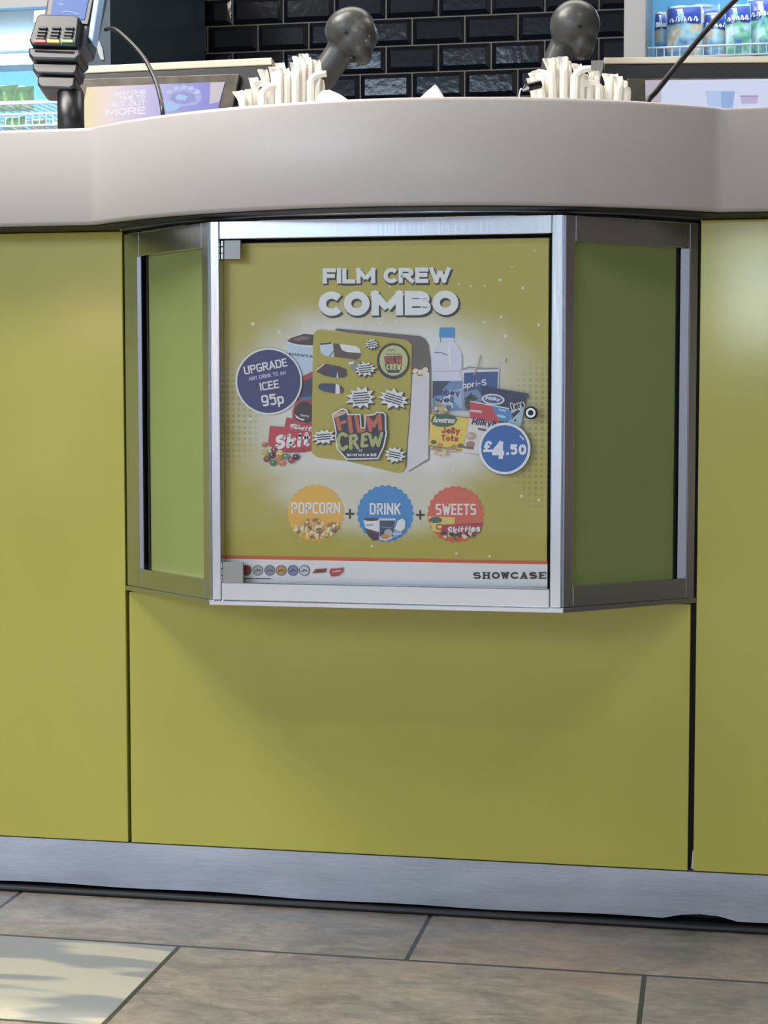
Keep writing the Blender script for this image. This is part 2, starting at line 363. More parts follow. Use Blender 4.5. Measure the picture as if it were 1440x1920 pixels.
# glass door
def glass_material():
    m = bpy.data.materials.new('clear_glass'); m.use_nodes = True; nt = m.node_tree; N = nt.nodes; N.remove(N['Principled BSDF'])
    fr = N.new('ShaderNodeFresnel'); fr.inputs[0].default_value = 1.28; t = N.new('ShaderNodeBsdfTransparent'); g = N.new('ShaderNodeBsdfGlossy')
    t.inputs[0].default_value = (.985, .985, .985, 1); g.inputs['Roughness'].default_value = .02
    x = N.new('ShaderNodeMixShader'); L = nt.links
    L.new(fr.outputs[0], x.inputs[0]); L.new(t.outputs[0], x.inputs[1]); L.new(g.outputs[0], x.inputs[2]); L.new(x.outputs[0], N['Material Output'].inputs[0])
    return m
M_glass = glass_material()
YG = YF+.006
gx0, gx1 = at(418, 760, YG).x, at(1029.5, 760, YG).x
gz0, gz1 = at(720, 1101, YG).z, at(720, 451, YG).z
bxo('door_pane', gx0, YG, gz0, gx1, YG+.005, gz1, M_glass, case, bevel=.0006)
M_zinc = mat('satin_zinc_hinge', (140, 140, 138), rough=.42, metal=.7)
for px0, py0, px1, py1 in ((421, 450, 452, 487), (418, 1054, 457, 1092)):
    a = at(px0, py1, YG-.002); b = at(px1, py0, YG-.002)
    h = bxo('hinge', a.x, YG-.0045, a.z, b.x, YG-.0003, b.z, M_zinc, case, bevel=.0008)
    bm = bmesh.new(); xk = at((px0+412)/2+1, py0, YG).x
    for k in range(3):
        z0 = a.z+(b.z-a.z)*(k/3+.03); z1 = a.z+(b.z-a.z)*((k+1)/3-.03); tube(bm, [(xk, YG-.002, z0), (xk, YG-.002, z1)], .0024)
    obj('knuckle', bm, M_alu, h)
lp = at(996, 774, YG)
bm = bmesh.new(); tube(bm, [(lp.x, YG-.0002, lp.z), (lp.x, YG-.0030, lp.z)], .0085, 24); lk = obj('lock', bm, M_black, case)
bm = bmesh.new(); tube(bm, [(lp.x, YG-.0031, lp.z), (lp.x, YG-.0060, lp.z)], [.0068, .0062], 24); obj('lock_rim', bm, mat('chrome', (225, 228, 230), rough=.12, metal=1), lk)
bm = bmesh.new(); tube(bm, [(lp.x, YG-.0061, lp.z), (lp.x, YG-.0066, lp.z)], .0036, 18); obj('key_slot', bm, M_black, lk)

# ------------------------------------------------------------------ printed art helpers
DG = {}
def text_geo(s, bold=0, res=2):
    key = (s, bold)
    if key in DG: return DG[key]
    cu = bpy.data.curves.new('t', 'FONT'); cu.body = s; cu.size = 1; cu.offset = bold; cu.resolution_u = res; cu.fill_mode = 'FRONT'
    o = bpy.data.objects.new('t', cu); COL.objects.link(o); bpy.context.view_layer.update()
    dg = bpy.context.evaluated_depsgraph_get(); me = bpy.data.meshes.new_from_object(o.evaluated_get(dg))
    v = [(p.co.x, p.co.y) for p in me.vertices]; f = [tuple(p.vertices) for p in me.polygons]
    bpy.data.objects.remove(o); bpy.data.curves.remove(cu); bpy.data.meshes.remove(me)
    x0 = min(p[0] for p in v); x1 = max(p[0] for p in v); y0 = min(p[1] for p in v); y1 = max(p[1] for p in v)
    DG[key] = ([((x-x0)/(x1-x0)-.5, (y-y0)/(y1-y0)-.5) for x, y in v], f); return DG[key]
def ell(cx, cy, rx, ry=None, n=28, rot=0, a0=0, a1=360):
    ry = ry or rx; c, s = math.cos(rot), math.sin(rot); out = []
    full = (a1-a0) >= 360
    for i in range(n if full else n+1):
        t = math.radians(a0+(a1-a0)*i/n); x, y = rx*math.cos(t), ry*math.sin(t); out.append((cx+x*c-y*s, cy+x*s+y*c))
    return out
def burst(cx, cy, rx, ry, k=11, rot=0, seed=0, inner=.66):
    rnd = random.Random(seed); out = []
    for i in range(2*k):
        t = math.pi*i/k; q = (1+rnd.uniform(-.1, .12)) if i % 2 == 0 else inner*(1+rnd.uniform(-.05, .05))
        x, y = rx*q*math.cos(t), ry*q*math.sin(t); out.append((cx+x*math.cos(rot)-y*math.sin(rot), cy+x*math.sin(rot)+y*math.cos(rot)))
    return out
def clip_right(pts, xm): return [(min(x, xm), y) for x, y in pts]
def se(cx, cy, rx, ry, a0, a1, e=2.0, n=18):
    out = []
    for i in range(n+1):
        t = math.radians(a0+(a1-a0)*i/n); c, s_ = math.cos(t), math.sin(t)
        out.append((cx+rx*math.copysign(abs(c)**(2/e), c), cy+ry*math.copysign(abs(s_)**(2/e), s_)))
    return out
def glyph(ch, e):
    A_ = lambda *q: se(*q, e=e)
    ov = lambda cy=.31, ry=.31: (A_(.5, cy, .5, ry, 0, 360)[:-1], True)
    G = {'O': (1, [(A_(.5, .5, .5, .5, 0, 360)[:-1], True)]), '0': (1, [(A_(.5, .5, .5, .5, 0, 360)[:-1], True)]), 'C': (.86, [(A_(.58, .5, .58, .5, 38, 322), False)]),
     'G': (.95, [(A_(.53, .5, .53, .5, 40, 330), False), ([(.5, .44), (1, .44), (1, .1)], False)]),
     'D': (1, [([(0, 0), (0, 1)]+A_(.45, .5, .55, .5, 90, -90), True)]), 'P': (.95, [([(0, -.0), (0, 1)]+A_(.5, .73, .5, .27, 90, -90)+[(0, .46)], False)]),
     'R': (1, [([(0, -.0), (0, 1)]+A_(.5, .75, .46, .25, 90, -90)+[(0, .5)], False), ([(.45, .5), (.98, 0)], False)]),
     'B': (1, [([(0, 0), (0, 1)]+A_(.5, .76, .44, .24, 90, -90)+[(0, .52)], False), ([(0, .52)]+A_(.5, .26, .5, .26, 90, -90)+[(0, 0)], False)]),
     'S': (.95, [(A_(.5, .76, .5, .24, 25, 270)+A_(.5, .26, .5, .26, 90, -155)[1:], False)]), 'U': (1, [([(0, 1)]+A_(.5, .36, .5, .36, 180, 360)+[(1, 1)], False)]), 'J': (.8, [([(.9, 1)]+A_(.45, .3, .45, .3, 0, -170), False)]),
     '5': (.95, [([(.95, 1), (.1, 1), (.05, .55)]+A_(.5, .34, .5, .34, 125, -150), False)]), '9': (1, [(A_(.5, .68, .5, .32, 0, 360)[:-1], True), ([(1, .68)]+A_(.5, .3, .5, .3, 0, -150), False)]),
     '4': (1.05, [([(.72, 0), (.72, 1)], False), ([(.72, 1), (.05, .28)], False), ([(0, .28), (1, .28)], False)]), '£': (.95, [([(.95, .72)]+A_(.62, .72, .3, .28, 10, 180)+[(.34, .2), (.08, 0), (1, 0)], False), ([(.02, .48), (.75, .48)], False)]), '.': (0, [([(0, 0), (0, .01)], False)]), '-': (.6, [([(0, .4), (1, .4)], False)]),
     'E': (.8, [([(1, 1), (0, 1), (0, 0), (1, 0)], False), ([(0, .52), (.88, .52)], False)]), 'F': (.8, [([(1, 1), (0, 1), (0, -.0)], False), ([(0, .5), (.88, .5)], False)]), 'L': (.78, [([(0, 1), (0, 0), (1, 0)], False)]),
     'H': (1, [([(0, 0), (0, 1)], False), ([(1, 0), (1, 1)], False), ([(0, .5), (1, .5)], False)]),
     'I': (0, [([(0, -.0), (0, 1)], False)]), 'T': (.95, [([(0, 1), (1, 1)], False), ([(.5, -.0), (.5, 1)], False)]), 'K': (1, [([(0, 0), (0, 1)], False), ([(1, 1), (0, .42)], False), ([(.3, .6), (1, 0)], False)]),
     'M': (1.3, [([(0, -.0), (0, 1), (.5, .22), (1, 1), (1, -.0)], False)]), 'N': (1.05, [([(0, 0), (0, 1), (1, 0), (1, 1)], False)]), 'W': (1.5, [([(0, 1), (.27, 0), (.5, .85), (.73, 0), (1, 1)], False)]), 'A': (1.1, [([(0, 0), (.5, 1), (1, 0)], False), ([(.18, .28), (.82, .28)], False)]),
     'Y': (1, [([(0, 1), (.5, .45), (1, 1)], False), ([(.5, 0), (.5, .45)], False)]), 'V': (1, [([(0, 1), (.5, 0), (1, 1)], False)]),
     'a': (.9, [ov(), ([(1, .62), (1, 0)], False)]), 'b': (.9, [([(0, 1), (0, 0)], False), ov()]), 'c': (.85, [(A_(.5, .31, .5, .31, 42, 318), False)]), 'e': (.9, [([(0, .31)]+A_(.5, .31, .5, .31, 0, 318), False)]),
     'i': (0, [([(0, 0), (0, .6)], False), ([(0, .92), (0, .96)], False)]), 'k': (.85, [([(0, 0), (0, 1)], False), ([(.95, .62), (0, .22)], False), ([(.3, .36), (1, 0)], False)]), 'l': (0, [([(0, 0), (0, 1)], False)]), 'o': (.9, [ov()]),
     'n': (.85, [([(0, .62), (0, 0)], False), ([(0, .3)]+A_(.5, .32, .5, .3, 180, 0)+[(1, 0)], False)]), 'r': (.6, [([(0, .62), (0, 0)], False), ([(0, .3)]+A_(.6, .3, .6, .32, 180, 60), False)]), 's': (.8, [(A_(.5, .47, .5, .15, 25, 270)+A_(.5, .16, .5, .16, 90, -155)[1:], False)]),
     't': (.6, [([(.4, 1), (.4, .12), (.9, 0)], False), ([(0, .64), (.95, .64)], False)]), 'u': (.9, [([(0, .62)]+A_(.5, .28, .5, .28, 180, 360)+[(1, .62)], False)]), 'w': (1.3, [([(0, .62), (.25, 0), (.5, .5), (.75, 0), (1, .62)], False)]), 'y': (.9, [([(0, .62), (.5, .06)], False), ([(1, .62), (.3, -.35)], False)]),
     'p': (.9, [([(0, -.4), (0, .62)], False), ov()]), 'h': (.85, [([(0, 1), (0, 0)], False), ([(0, .3)]+A_(.5, .32, .5, .3, 180, 0)+[(1, 0)], False)]), 'm': (1.2, [([(0, .62), (0, 0)], False), ([(0, .4), (.25, .62), (.5, .4), (.5, 0)], False), ([(.5, .4), (.75, .62), (1, .4), (1, 0)], False)]), ' ': (.55, [])}
    return G[ch]
class Art:
    """flat print: polygons given in photo pixels, laid on one real plane; later layers sit a hair in front"""
    def __init__(s, plane, step=.00012, base=0): s.gain = 1.5 if plane is ppl else 1; s.plane = plane; s.step = step; s.items = []; s.n = base
    def lay(s): s.n += 1
    def poly(s, pts, rgb):
        tri = tessellate_polygon([[Vector((x, y, 0)) for x, y in pts]]); s.items.append((pts, tri, rgb, s.n)); s.n += 1
    def many(s, polys, rgb):
        for pts in polys:
            tri = tessellate_polygon([[Vector((x, y, 0)) for x, y in pts]]); s.items.append((pts, tri, rgb, s.n))
        s.n += 1
    def stroke(s, pts, w, rgb, keep=False):
        for i in range(len(pts)-1):
            (x0, y0), (x1, y1) = pts[i], pts[i+1]; l = math.hypot(x1-x0, y1-y0) or 1; nx, ny = -(y1-y0)/l*w/2, (x1-x0)/l*w/2
            s.items.append(([(x0+nx, y0+ny), (x1+nx, y1+ny), (x1-nx, y1-ny), (x0-nx, y0-ny)], [(0, 1, 2), (0, 2, 3)], rgb, s.n+.3*(i % 2)))
        for j, (x, y) in enumerate(pts):
            p = ell(x, y, w/2, n=10); s.items.append((p, [(0, i, i+1) for i in range(1, 9)], rgb, s.n+.6))
        if not keep: s.n += 1
    def text(s, t, cx, cy, w, h, rgb, bold=0, rot=0, shear=0, res=2):
        v, f = text_geo(t, bold, res); c, sn = math.cos(rot), math.sin(rot); pts = []
        for x, y in v:
            X = x*w+shear*y*h; Y = -y*h; pts.append((cx+X*c-Y*sn, cy+X*sn+Y*c))
        s.items.append((pts, f, rgb, s.n)); s.n += 1
    def ribbon(s, pts, w, rgb, closed=False, cap=0):
        cl = [pts[0]]
        for p in pts[1:]:
            if math.hypot(p[0]-cl[-1][0], p[1]-cl[-1][1]) > 1e-4: cl.append(p)
        pts = cl; n = len(pts); L_, R_ = [], []
        if n < 2: return
        for i in range(n):
            p = Vector(pts[i]); a_ = Vector(pts[i-1]) if (i or closed) else None; b_ = Vector(pts[(i+1) % n]) if (i < n-1 or closed) else None
            d0 = (p-a_).normalized() if a_ is not None and (p-a_).length > 1e-9 else None; d1 = (b_-p).normalized() if b_ is not None and (b_-p).length > 1e-9 else None
            d0 = d0 or d1; d1 = d1 or d0; n0 = Vector((-d0.y, d0.x)); n1 = Vector((-d1.y, d1.x)); m = n0+n1
            if m.length < .5:
                L_ += [p+n0*w/2, p+n1*w/2]; R_ += [p-n0*w/2, p-n1*w/2]; continue
            m.normalize(); k = min(1/max(.35, m.dot(n0)), 2.0)*w/2
            L_.append(p+m*k); R_.append(p-m*k)
        N_ = len(L_); pts2 = [tuple(v) for v in L_+R_]; tri = []
        for i in range(N_ if closed else N_-1):
            j = (i+1) % N_; tri += [(i, j, N_+j), (i, N_+j, N_+i)]
        s.items.append((pts2, tri, rgb, s.n))
    def block(s, t, cx, cy, w, h, rgb, k=.2, e=2.0, rot=0, gap=.16, shear=0, grow=0, rnd=False):
        """lettering drawn with even strokes, k = stroke / cap height"""
        sw = k*h; adv = [glyph(c, e)[0] for c in t]; fixed = len(t)*sw + (len(t)-1)*gap*h*.5 - sum(sw for c in t if c == ' ')
        u = (w-fixed)/max(1e-6, sum(adv)); x = -w/2; c_, s_ = math.cos(rot), math.sin(rot)
        def T(px, py):
            px += shear*(-py); return (cx+px*c_-py*s_, cy+px*s_+py*c_)
        j = 0
        for ch, a_ in zip(t, adv):
            parts = []
            for pts, cl in glyph(ch, e)[1]:         # cut strokes at sharp corners
                run = [pts[0]]
                for i in range(1, len(pts)):
                    run.append(pts[i])
                    if not cl and i < len(pts)-1:
                        d0 = Vector(((pts[i][0]-pts[i-1][0])*a_*u, (pts[i][1]-pts[i-1][1])*h)); d1 = Vector(((pts[i+1][0]-pts[i][0])*a_*u, (pts[i+1][1]-pts[i][1])*h))
                        if d0.length > 0 and d1.length > 0 and d0.normalized().dot(d1.normalized()) < -.2: parts.append((run, False)); run = [pts[i]]
                parts.append((run, cl))
            for pts, cl in parts:
                q = [T(x+sw/2+p*a_*u, h/2-sw/2-v*(h-sw)) for p, v in pts]; q2 = list(q)
                if not cl and len(q) >= 2:          # run the free ends out to the cap line
                    for i0, i1 in ((0, 1), (-1, -2)):
                        d = Vector(q[i0])-Vector(q[i1]); ln = d.length
                        yv = pts[i0][1]
                        if ln > 1e-6 and (yv in (0, 1, -.0, .62) or ch in '.-EFLTi') and not rnd: q2[i0] = tuple(Vector(q[i0])+d/ln*sw*.5)
                if rnd: s.n += .02
                s.ribbon(q2, sw+grow, rgb, cl)
                if rnd and not cl:
                    for ee in (q2[0], q2[-1]): s.items.append((ell(*ee, (sw+grow)/2, n=10), [(0, i, i+1) for i in range(1, 9)], rgb, s.n))
                j += 1; s.n += .12
            x += a_*u + (sw if ch != ' ' else 0) + gap*h*.5
        s.n = math.ceil(s.n)+.0 if s.n % 1 else s.n+1
    def build(s, name, parent, rough=.4, coat=.25, mats=None):
        vs, fs, mi, ml = [], [], [], []
        for pts, tri, rgb, n in s.items:
            ink = tuple(int(255*(v*12.92 if v <= .0031308 else 1.055*v**(1/2.4)-.055)) for v in [min(.93, q*s.gain) for q in lin(rgb)])
            key = 'print_%02x%02x%02x' % ink; m = mat(key, ink, rough=rough, coat=coat)
            if m not in ml: ml.append(m)
            b = len(vs); vs += [s.plane(x, y, n*s.step) for x, y in pts]
            for t in tri: fs.append([b+i for i in t]); mi.append(ml.index(m))
        me = bpy.data.meshes.new(name); me.from_pydata([tuple(v) for v in vs], [], fs); me.update()
        for m in ml: me.materials.append(m)
        for p, i in zip(me.polygons, mi): p.material_index = i
        o = link(name, me, None, parent)
        return o

# ------------------------------------------------------------------ the poster behind the glass
YP = YF+.0215
poster = thing('poster', 'yellow-green snack offer poster with white headline behind the glass door', 'poster', (-.2, YP, .7))
def ppl(x, y, off): return at(x, y, YP-off)
def sheet_material():
    m = bpy.data.materials.new('poster_print'); m.use_nodes = True; nt = m.node_tree; N = nt.nodes; L = nt.links; p = N['Principled BSDF']
    tc = N.new('ShaderNodeTexCoord'); sx = N.new('ShaderNodeSeparateXYZ'); L.new(tc.outputs['Object'], sx.inputs[0])
    def math_(op, a, b=None):
        c = N.new('ShaderNodeMath'); c.operation = op
        for i, v in enumerate((a, b)):
            if v is None: continue
            if hasattr(v, 'links'): L.new(v, c.inputs[i])
            else: c.inputs[i].default_value = v
        return c.outputs[0]
    nz = N.new('ShaderNodeTexNoise'); nz.inputs['Scale'].default_value = 9; nz.inputs['Detail'].default_value = 3; L.new(tc.outputs['Object'], nz.inputs['Vector'])
    def glow(px, py, rx, ry, amt):
        c = at(px, py, YP); k = 1/1410
        dx = math_('DIVIDE', math_('SUBTRACT', sx.outputs[0], c.x), rx*k); dz = math_('DIVIDE', math_('SUBTRACT', sx.outputs[2], c.z), ry*k)
        d = math_('POWER', math_('ADD', math_('POWER', math_('ABSOLUTE', dx), 2.4), math_('POWER', math_('ABSOLUTE', dz), 2.4)), .42)
        d = math_('ADD', d, math_('MULTIPLY', math_('SUBTRACT', nz.outputs['Fac'], .5), .5))
        mr = N.new('ShaderNodeMapRange'); mr.interpolation_type = 'SMOOTHSTEP'; L.new(d, mr.inputs[0]); mr.inputs[1].default_value = 1.2; mr.inputs[2].default_value = .62; mr.inputs[3].default_value = 0; mr.inputs[4].default_value = amt
        return mr.outputs[0]
    g = math_('MAXIMUM', glow(715, 752, 275, 175, .95), glow(700, 900, 190, 100, .62))
    mx = N.new('ShaderNodeMix'); mx.data_type = 'RGBA'; L.new(g, mx.inputs[0]); mx.inputs[6].default_value = (*lin((192, 179, 76)), 1); mx.inputs[7].default_value = (*lin((246, 244, 244)), 1)
    vo = N.new('ShaderNodeTexVoronoi'); vo.inputs['Randomness'].default_value = 0; vo.inputs['Scale'].default_value = 128
    fl = N.new('ShaderNodeCombineXYZ'); L.new(sx.outputs[0], fl.inputs[0]); L.new(sx.outputs[2], fl.inputs[1]); L.new(fl.outputs[0], vo.inputs['Vector'])
    dot = math_('LESS_THAN', vo.outputs['Distance'], .33)
    def side(px, py, rx, ry):
        c = at(px, py, YP); k = 1/1410
        d = math_('ADD', math_('POWER', math_('DIVIDE', math_('SUBTRACT', sx.outputs[0], c.x), rx*k), 2), math_('POWER', math_('DIVIDE', math_('SUBTRACT', sx.outputs[2], c.z), ry*k), 2))
        mr = N.new('ShaderNodeMapRange'); L.new(d, mr.inputs[0]); mr.inputs[1].default_value = 1; mr.inputs[2].default_value = .3; mr.inputs[3].default_value = 0; mr.inputs[4].default_value = .30
        return mr.outputs[0]
    k = math_('MULTIPLY', dot, math_('MAXIMUM', side(1010, 820, 62, 150), side(425, 785, 70, 110)))
    m2 = N.new('ShaderNodeMix'); m2.data_type = 'RGBA'; L.new(k, m2.inputs[0]); L.new(mx.outputs[2], m2.inputs[6]); m2.inputs[7].default_value = (*lin((70, 74, 20)), 1)
    L.new(m2.outputs[2], p.inputs['Base Color']); p.inputs['Roughness'].default_value = .38; p.inputs['Coat Weight'].default_value = .3; p.inputs['Coat Roughness'].default_value = .1
    return m
sx0, sx1 = at(420, 780, YP).x, at(1027, 780, YP).x; sz0, sz1 = at(720, 1101, YP).z, at(720, 452, YP).z
bxo('sheet', sx0, YP, sz0, sx1, YP+.0012, sz1, sheet_material(), poster)
DARK = (28, 30, 30); WHT = (232, 230, 234); NAVY = (32, 34, 82)
for i, (x, y, r) in enumerate(((474, 607, 5), (523, 622, 4.5), (570, 612, 3), (938, 525, 4), (980, 540, 4), (940, 594, 3.5), (908, 604, 3), (948, 630, 4), (1010, 609, 3.5), (883, 537, 2.6), (909, 536, 2.6), (860, 533, 3), (730, 537, 3), (748, 530, 2.5), (678, 602, 2.5), (712, 606, 2.5), (741, 603, 2.5), (468, 786, 4), (849, 882, 3.5), (890, 885, 2.5), (978, 930, 4), (1010, 938, 3.5), (697, 1024, 3.5), (856, 1038, 3.5), (918, 1043, 3.5), (600, 895, 3), (912, 677, 3), (820, 900, 2.6), (960, 500, 2.2), (560, 905, 2.4), (1003, 470, 2))):
    a = Art(ppl, base=2); a.many([[(x+(r if j % 2 == 0 else r*.42)*math.cos(j*math.pi/5+i), y+(r if j % 2 == 0 else r*.42)*math.sin(j*math.pi/5+i)) for j in range(10)]], (226, 224, 190)); a.build('printed_star', poster)
a = Art(ppl, base=2)
for t, cx, cy, w, h, k_ in (('FILM CREW', 725, 516.5, 240, 29, .27), ('COMBO', 728.5, 568.5, 262, 46, .30)):
    a.block(t, cx+2.4, cy+3.0, w, h, (30, 32, 26), k_, rot=-.008, gap=.12, grow=2.4); a.block(t, cx, cy, w, h, (212, 210, 217), k_, rot=-.008, gap=.14)
a.build('headline', poster)
# glow-backed group of products
a = Art(ppl, base=2)
a.poly([(537, 641), (545, 634), (570, 626), (590, 628), (592, 648), (560, 646)], (62, 44, 42)); a.poly([(548, 636), (566, 630), (585, 632), (578, 637), (556, 640)], (108, 90, 84))
a.poly([(537, 640), (548, 645), (570, 648), (592, 650), (592, 696), (566, 706), (546, 700)], (172, 190, 204)); a.stroke([(538, 641), (552, 646), (572, 649), (590, 650)], 2.2, (216, 222, 226))
a.block('SHOWCA', 564, 666, 46, 5, (40, 52, 62), .26, rot=.1, gap=.5)
a.poly([(566, 706), (592, 693), (592, 765), (552, 768), (560, 735)], (150, 52, 54)); a.poly([(568, 716), (592, 704), (592, 742), (562, 745)], (44, 50, 78)); a.poly([(562, 745), (592, 742), (592, 752), (560, 754)], (60, 98, 142))
a.build('printed_cup', poster)
a = Art(ppl, base=12)
a.poly([(548, 770), (556, 752), (586, 748), (586, 802), (548, 790)], (152, 50, 54)); a.poly(clip_right(ell(571, 774, 19, 21), 586), (38, 26, 26)); a.poly([(553, 777), (562, 784), (572, 786), (568, 789), (556, 784)], (212, 206, 206)); a.text('Terry', 571, 780, 17, 5, (205, 200, 198), .03, rot=.12)
a.poly([(537.3, 782.4), (548, 785), (586, 797), (586, 812), (532, 805)], (164, 52, 56)); a.block('Skit', 565, 802, 44, 11, (226, 216, 222), .24, rot=.12, shear=.25, rnd=True)
a.poly([(506, 798.4), (531, 800.7), (586, 809.6), (586, 845), (569, 848), (536, 848.5), (521, 842.6), (502, 835.6)], (172, 50, 56))
a.poly([(521, 842.6), (560, 840), (586, 838), (586, 845), (569, 848), (536, 848.5)], (148, 40, 46))
a.block('Skit', 549, 826, 66, 27, (234, 226, 232), .26, rot=-.1, shear=.22, rnd=True)
for x, y, r, c in ((496, 834, 5.2, (150, 88, 52)), (496, 849, 6.4, (176, 160, 62)), (524, 849, 6.4, (196, 182, 92)), (514, 844, 6.2, (124, 50, 52)), (510, 854, 6.4, (58, 26, 34)), (500, 861, 6.2, (120, 44, 44)), (522, 859, 6.4, (176, 104, 62)), (512, 868, 6.6, (52, 100, 62)), (528, 868, 6.6, (182, 108, 70)), (536, 856, 6.4, (78, 122, 82)), (546, 863, 6.6, (136, 58, 62)), (555, 857, 6.4, (28, 28, 32))):
    a.many([ell(x, y, r, r*.92, n=16)], c); a.many([ell(x-1, y-1.5, 1.3, n=8)], (212, 204, 196)); a.n -= 1
a.build('printed_sweet_packet', poster)
a = Art(ppl, base=36)
a.poly(ell(504, 715, 62.5, n=56), WHT); a.poly(ell(504, 715, 59.3, n=56), (44, 44, 94))
ub = a.build('upgrade_badge', poster)
a = Art(ppl, base=40)
a.block('UPGRADE', 497.5, 687, 82, 15.5, WHT, .17, 4, rot=-.2); a.block('ANY DRINK TO AN', 501, 704.5, 70, 7.4, (176, 172, 206), .17, 4, rot=-.175); a.block('ICEE', 505, 722.5, 36, 15.5, WHT, .17, 4, rot=-.17); a.block('95p', 511, 749, 42, 21, WHT, .17, 4, rot=-.15)
a.build('lettering', ub)
# carry box
a = Art(ppl, base=22)
a.poly([(626.7, 619), (632, 616), (787, 630), (796, 635), (803, 646), (807, 677), (808, 760), (804, 862), (766, 884), (760, 640)], (92, 80, 74))
a.poly([(772, 702), (805, 698), (803, 860), (764, 884), (764, 780)], (196, 190, 194))
for x, y, r in ((779, 696, 6), (788, 699, 7), (797, 694, 6), (784, 706, 5), (800, 702, 5)): a.many([ell(x, y, r, r*.85, n=12, rot=x)], (206, 194, 176)); a.n -= 1
a.n += 1; a.many([ell(790, 703, 3, 2, n=8), ell(782, 700, 2, 1.4, n=8)], (150, 124, 96))
a.poly([(587, 640), (588, 627), (592, 621), (600, 618), (690, 628), (760, 636.7), (767, 641), (773, 649), (772, 709), (768, 780), (760, 874), (756, 883), (745, 886.8), (649, 864), (594, 857), (585.5, 850), (584, 844)], (160, 148, 56))
a.stroke([(773, 650), (772, 709), (768, 780), (760, 876)], 1.4, (52, 46, 30))
a.poly([(600, 648), (604, 643), (612, 642), (636, 644.5), (668, 649), (675, 655), (677, 663), (675, 671), (668, 674.5), (625, 668.5), (610, 667), (602, 662), (600, 655)], (178, 192, 204)); a.poly([(624, 643.5), (636, 644.5), (668, 649), (675, 655), (677, 663), (675, 671), (668, 674.5), (627, 669)], (80, 62, 54)); a.poly([(636, 644.5), (668, 649), (675, 655), (676.5, 662), (650, 660), (641, 656)], (206, 206, 206)); a.stroke([(602, 645), (620, 643.5)], 3, (46, 34, 32)); a.stroke([(618, 667), (626, 658)], 1.6, (70, 80, 100))
a.poly([(592, 693), (603, 683), (612, 682.5), (636, 687), (650, 692.5), (650.5, 704), (646, 708), (632, 709), (608, 704.5), (594, 697)], (70, 44, 50)); a.poly([(610, 703), (622, 686), (631, 686), (632, 709)], (44, 52, 74)); a.stroke([(593, 694), (607, 683)], 2.6, (200, 190, 170)); a.poly([(631, 708.5), (632, 697), (634.5, 708.7)], (206, 204, 200))
a.poly([(597, 722), (602, 719), (625, 719), (636, 721.5), (643, 727), (644, 733), (641, 737.5), (628, 738.5), (604, 733), (597, 728)], (38, 58, 92)); a.poly([(629.5, 720), (636, 721.5), (638, 738), (628.5, 738.4)], (212, 206, 204)); a.poly([(636, 721.5), (643, 727), (644, 733), (641, 737.5), (638, 738)], (84, 54, 46)); a.poly([(604, 733), (618, 730), (629, 732), (628, 738.5)], (70, 50, 70))
bx = a.build('printed_carry_box', poster)
a = Art(ppl, base=46)
a.poly([(652, 678), (666, 676), (676, 679), (676, 690), (668, 699), (658, 692)], (128, 126, 112)); a.poly([(653, 679), (664, 677.5), (663, 682), (655, 684)], (206, 204, 192)); a.build('popcorn_bag_picture', bx)
def bubble(cx, cy, rx, ry, rot, seed, lines, lw):
    a = Art(ppl, base=50); a.poly(burst(cx+1.6, cy+2.4, rx*1.02, ry*1.05, 11, rot, seed), (36, 34, 24)); a.poly(burst(cx, cy, rx, ry, 11, rot, seed), (226, 226, 222))
    for j in range(lines):
        o = (j-(lines-1)/2); wd = rx*.58*(1-.12*abs(o)); c, s = math.cos(rot), math.sin(rot); yy = o*lw*1.55
        q = [(-wd+2*wd*t/5, (.5 if t % 2 else -.5)*lw*.25+yy) for t in range(6)]
        a.stroke([(cx+x*c-y*s, cy+x*s+y*c) for x, y in q], lw*.72, (44, 44, 52))
    a.build('speech_bubble', bx)
bubble(697, 645, 13, 10, -.1, 1, 3, 2.4); bubble(685, 692, 21, 14, -.1, 2, 4, 2.6); bubble(677, 746, 28, 22, -.08, 3, 5, 2.9); bubble(738, 748, 31, 19, .3, 4, 4, 2.9); bubble(607, 819, 23, 15, -.1, 5, 3, 2.8); bubble(740, 853, 20, 16, .2, 6, 3, 2.8)
a = Art(ppl, base=46)
a.poly(ell(737, 677, 30.5, 33.5, n=40), (36, 40, 36)); a.poly(ell(738, 676, 26.5, 28.5, n=40), (172, 174, 124))
a.stroke([(727, 657), (730, 655), (733, 658), (737, 655), (741, 658)], 1.5, (96, 96, 70)); a.stroke([(723, 664), (752, 664)], 1.4, (110, 112, 84))
a.poly([(720, 668), (754, 667), (752, 692), (748, 699), (728, 699), (723, 692)], (60, 56, 46)); a.block('FILM', 737, 676, 31, 14, (166, 74, 58), .24); a.block('CREW', 738, 688, 27, 11, (182, 184, 130), .24)
a.build('round_emblem', bx)
def K(pts): return [(580+x/7.2, 750+y/7.2) for x, y in pts]
a = Art(ppl, base=66)
outl = [(622, 775.7), (643, 765), (649, 767), (652, 771), (653.6, 776), (676, 776), (678, 801), (683, 801), (683.5, 778), (701, 776), (706, 771.5), (720, 773), (724, 778), (724, 805.6), (726, 811), (720, 839), (709, 861), (649.5, 862), (631, 841.7), (628, 819), (629, 811)]
a.poly([(x+2, y+2) for x, y in outl], (70, 66, 26)); a.poly(outl, (230, 226, 212))
a.poly([(625, 777.5), (643, 768), (648, 770), (651, 778.5), (674, 778.5), (676, 804), (685, 804), (686, 780.5), (702, 778.5), (707.5, 774), (719, 775.5), (721.5, 779), (721.5, 806), (723.3, 811), (717.6, 838), (707.5, 858.5), (650.8, 859.5), (633.5, 840.7), (630.5, 819), (631.5, 811)], (34, 36, 56))
OR = (176, 90, 60)
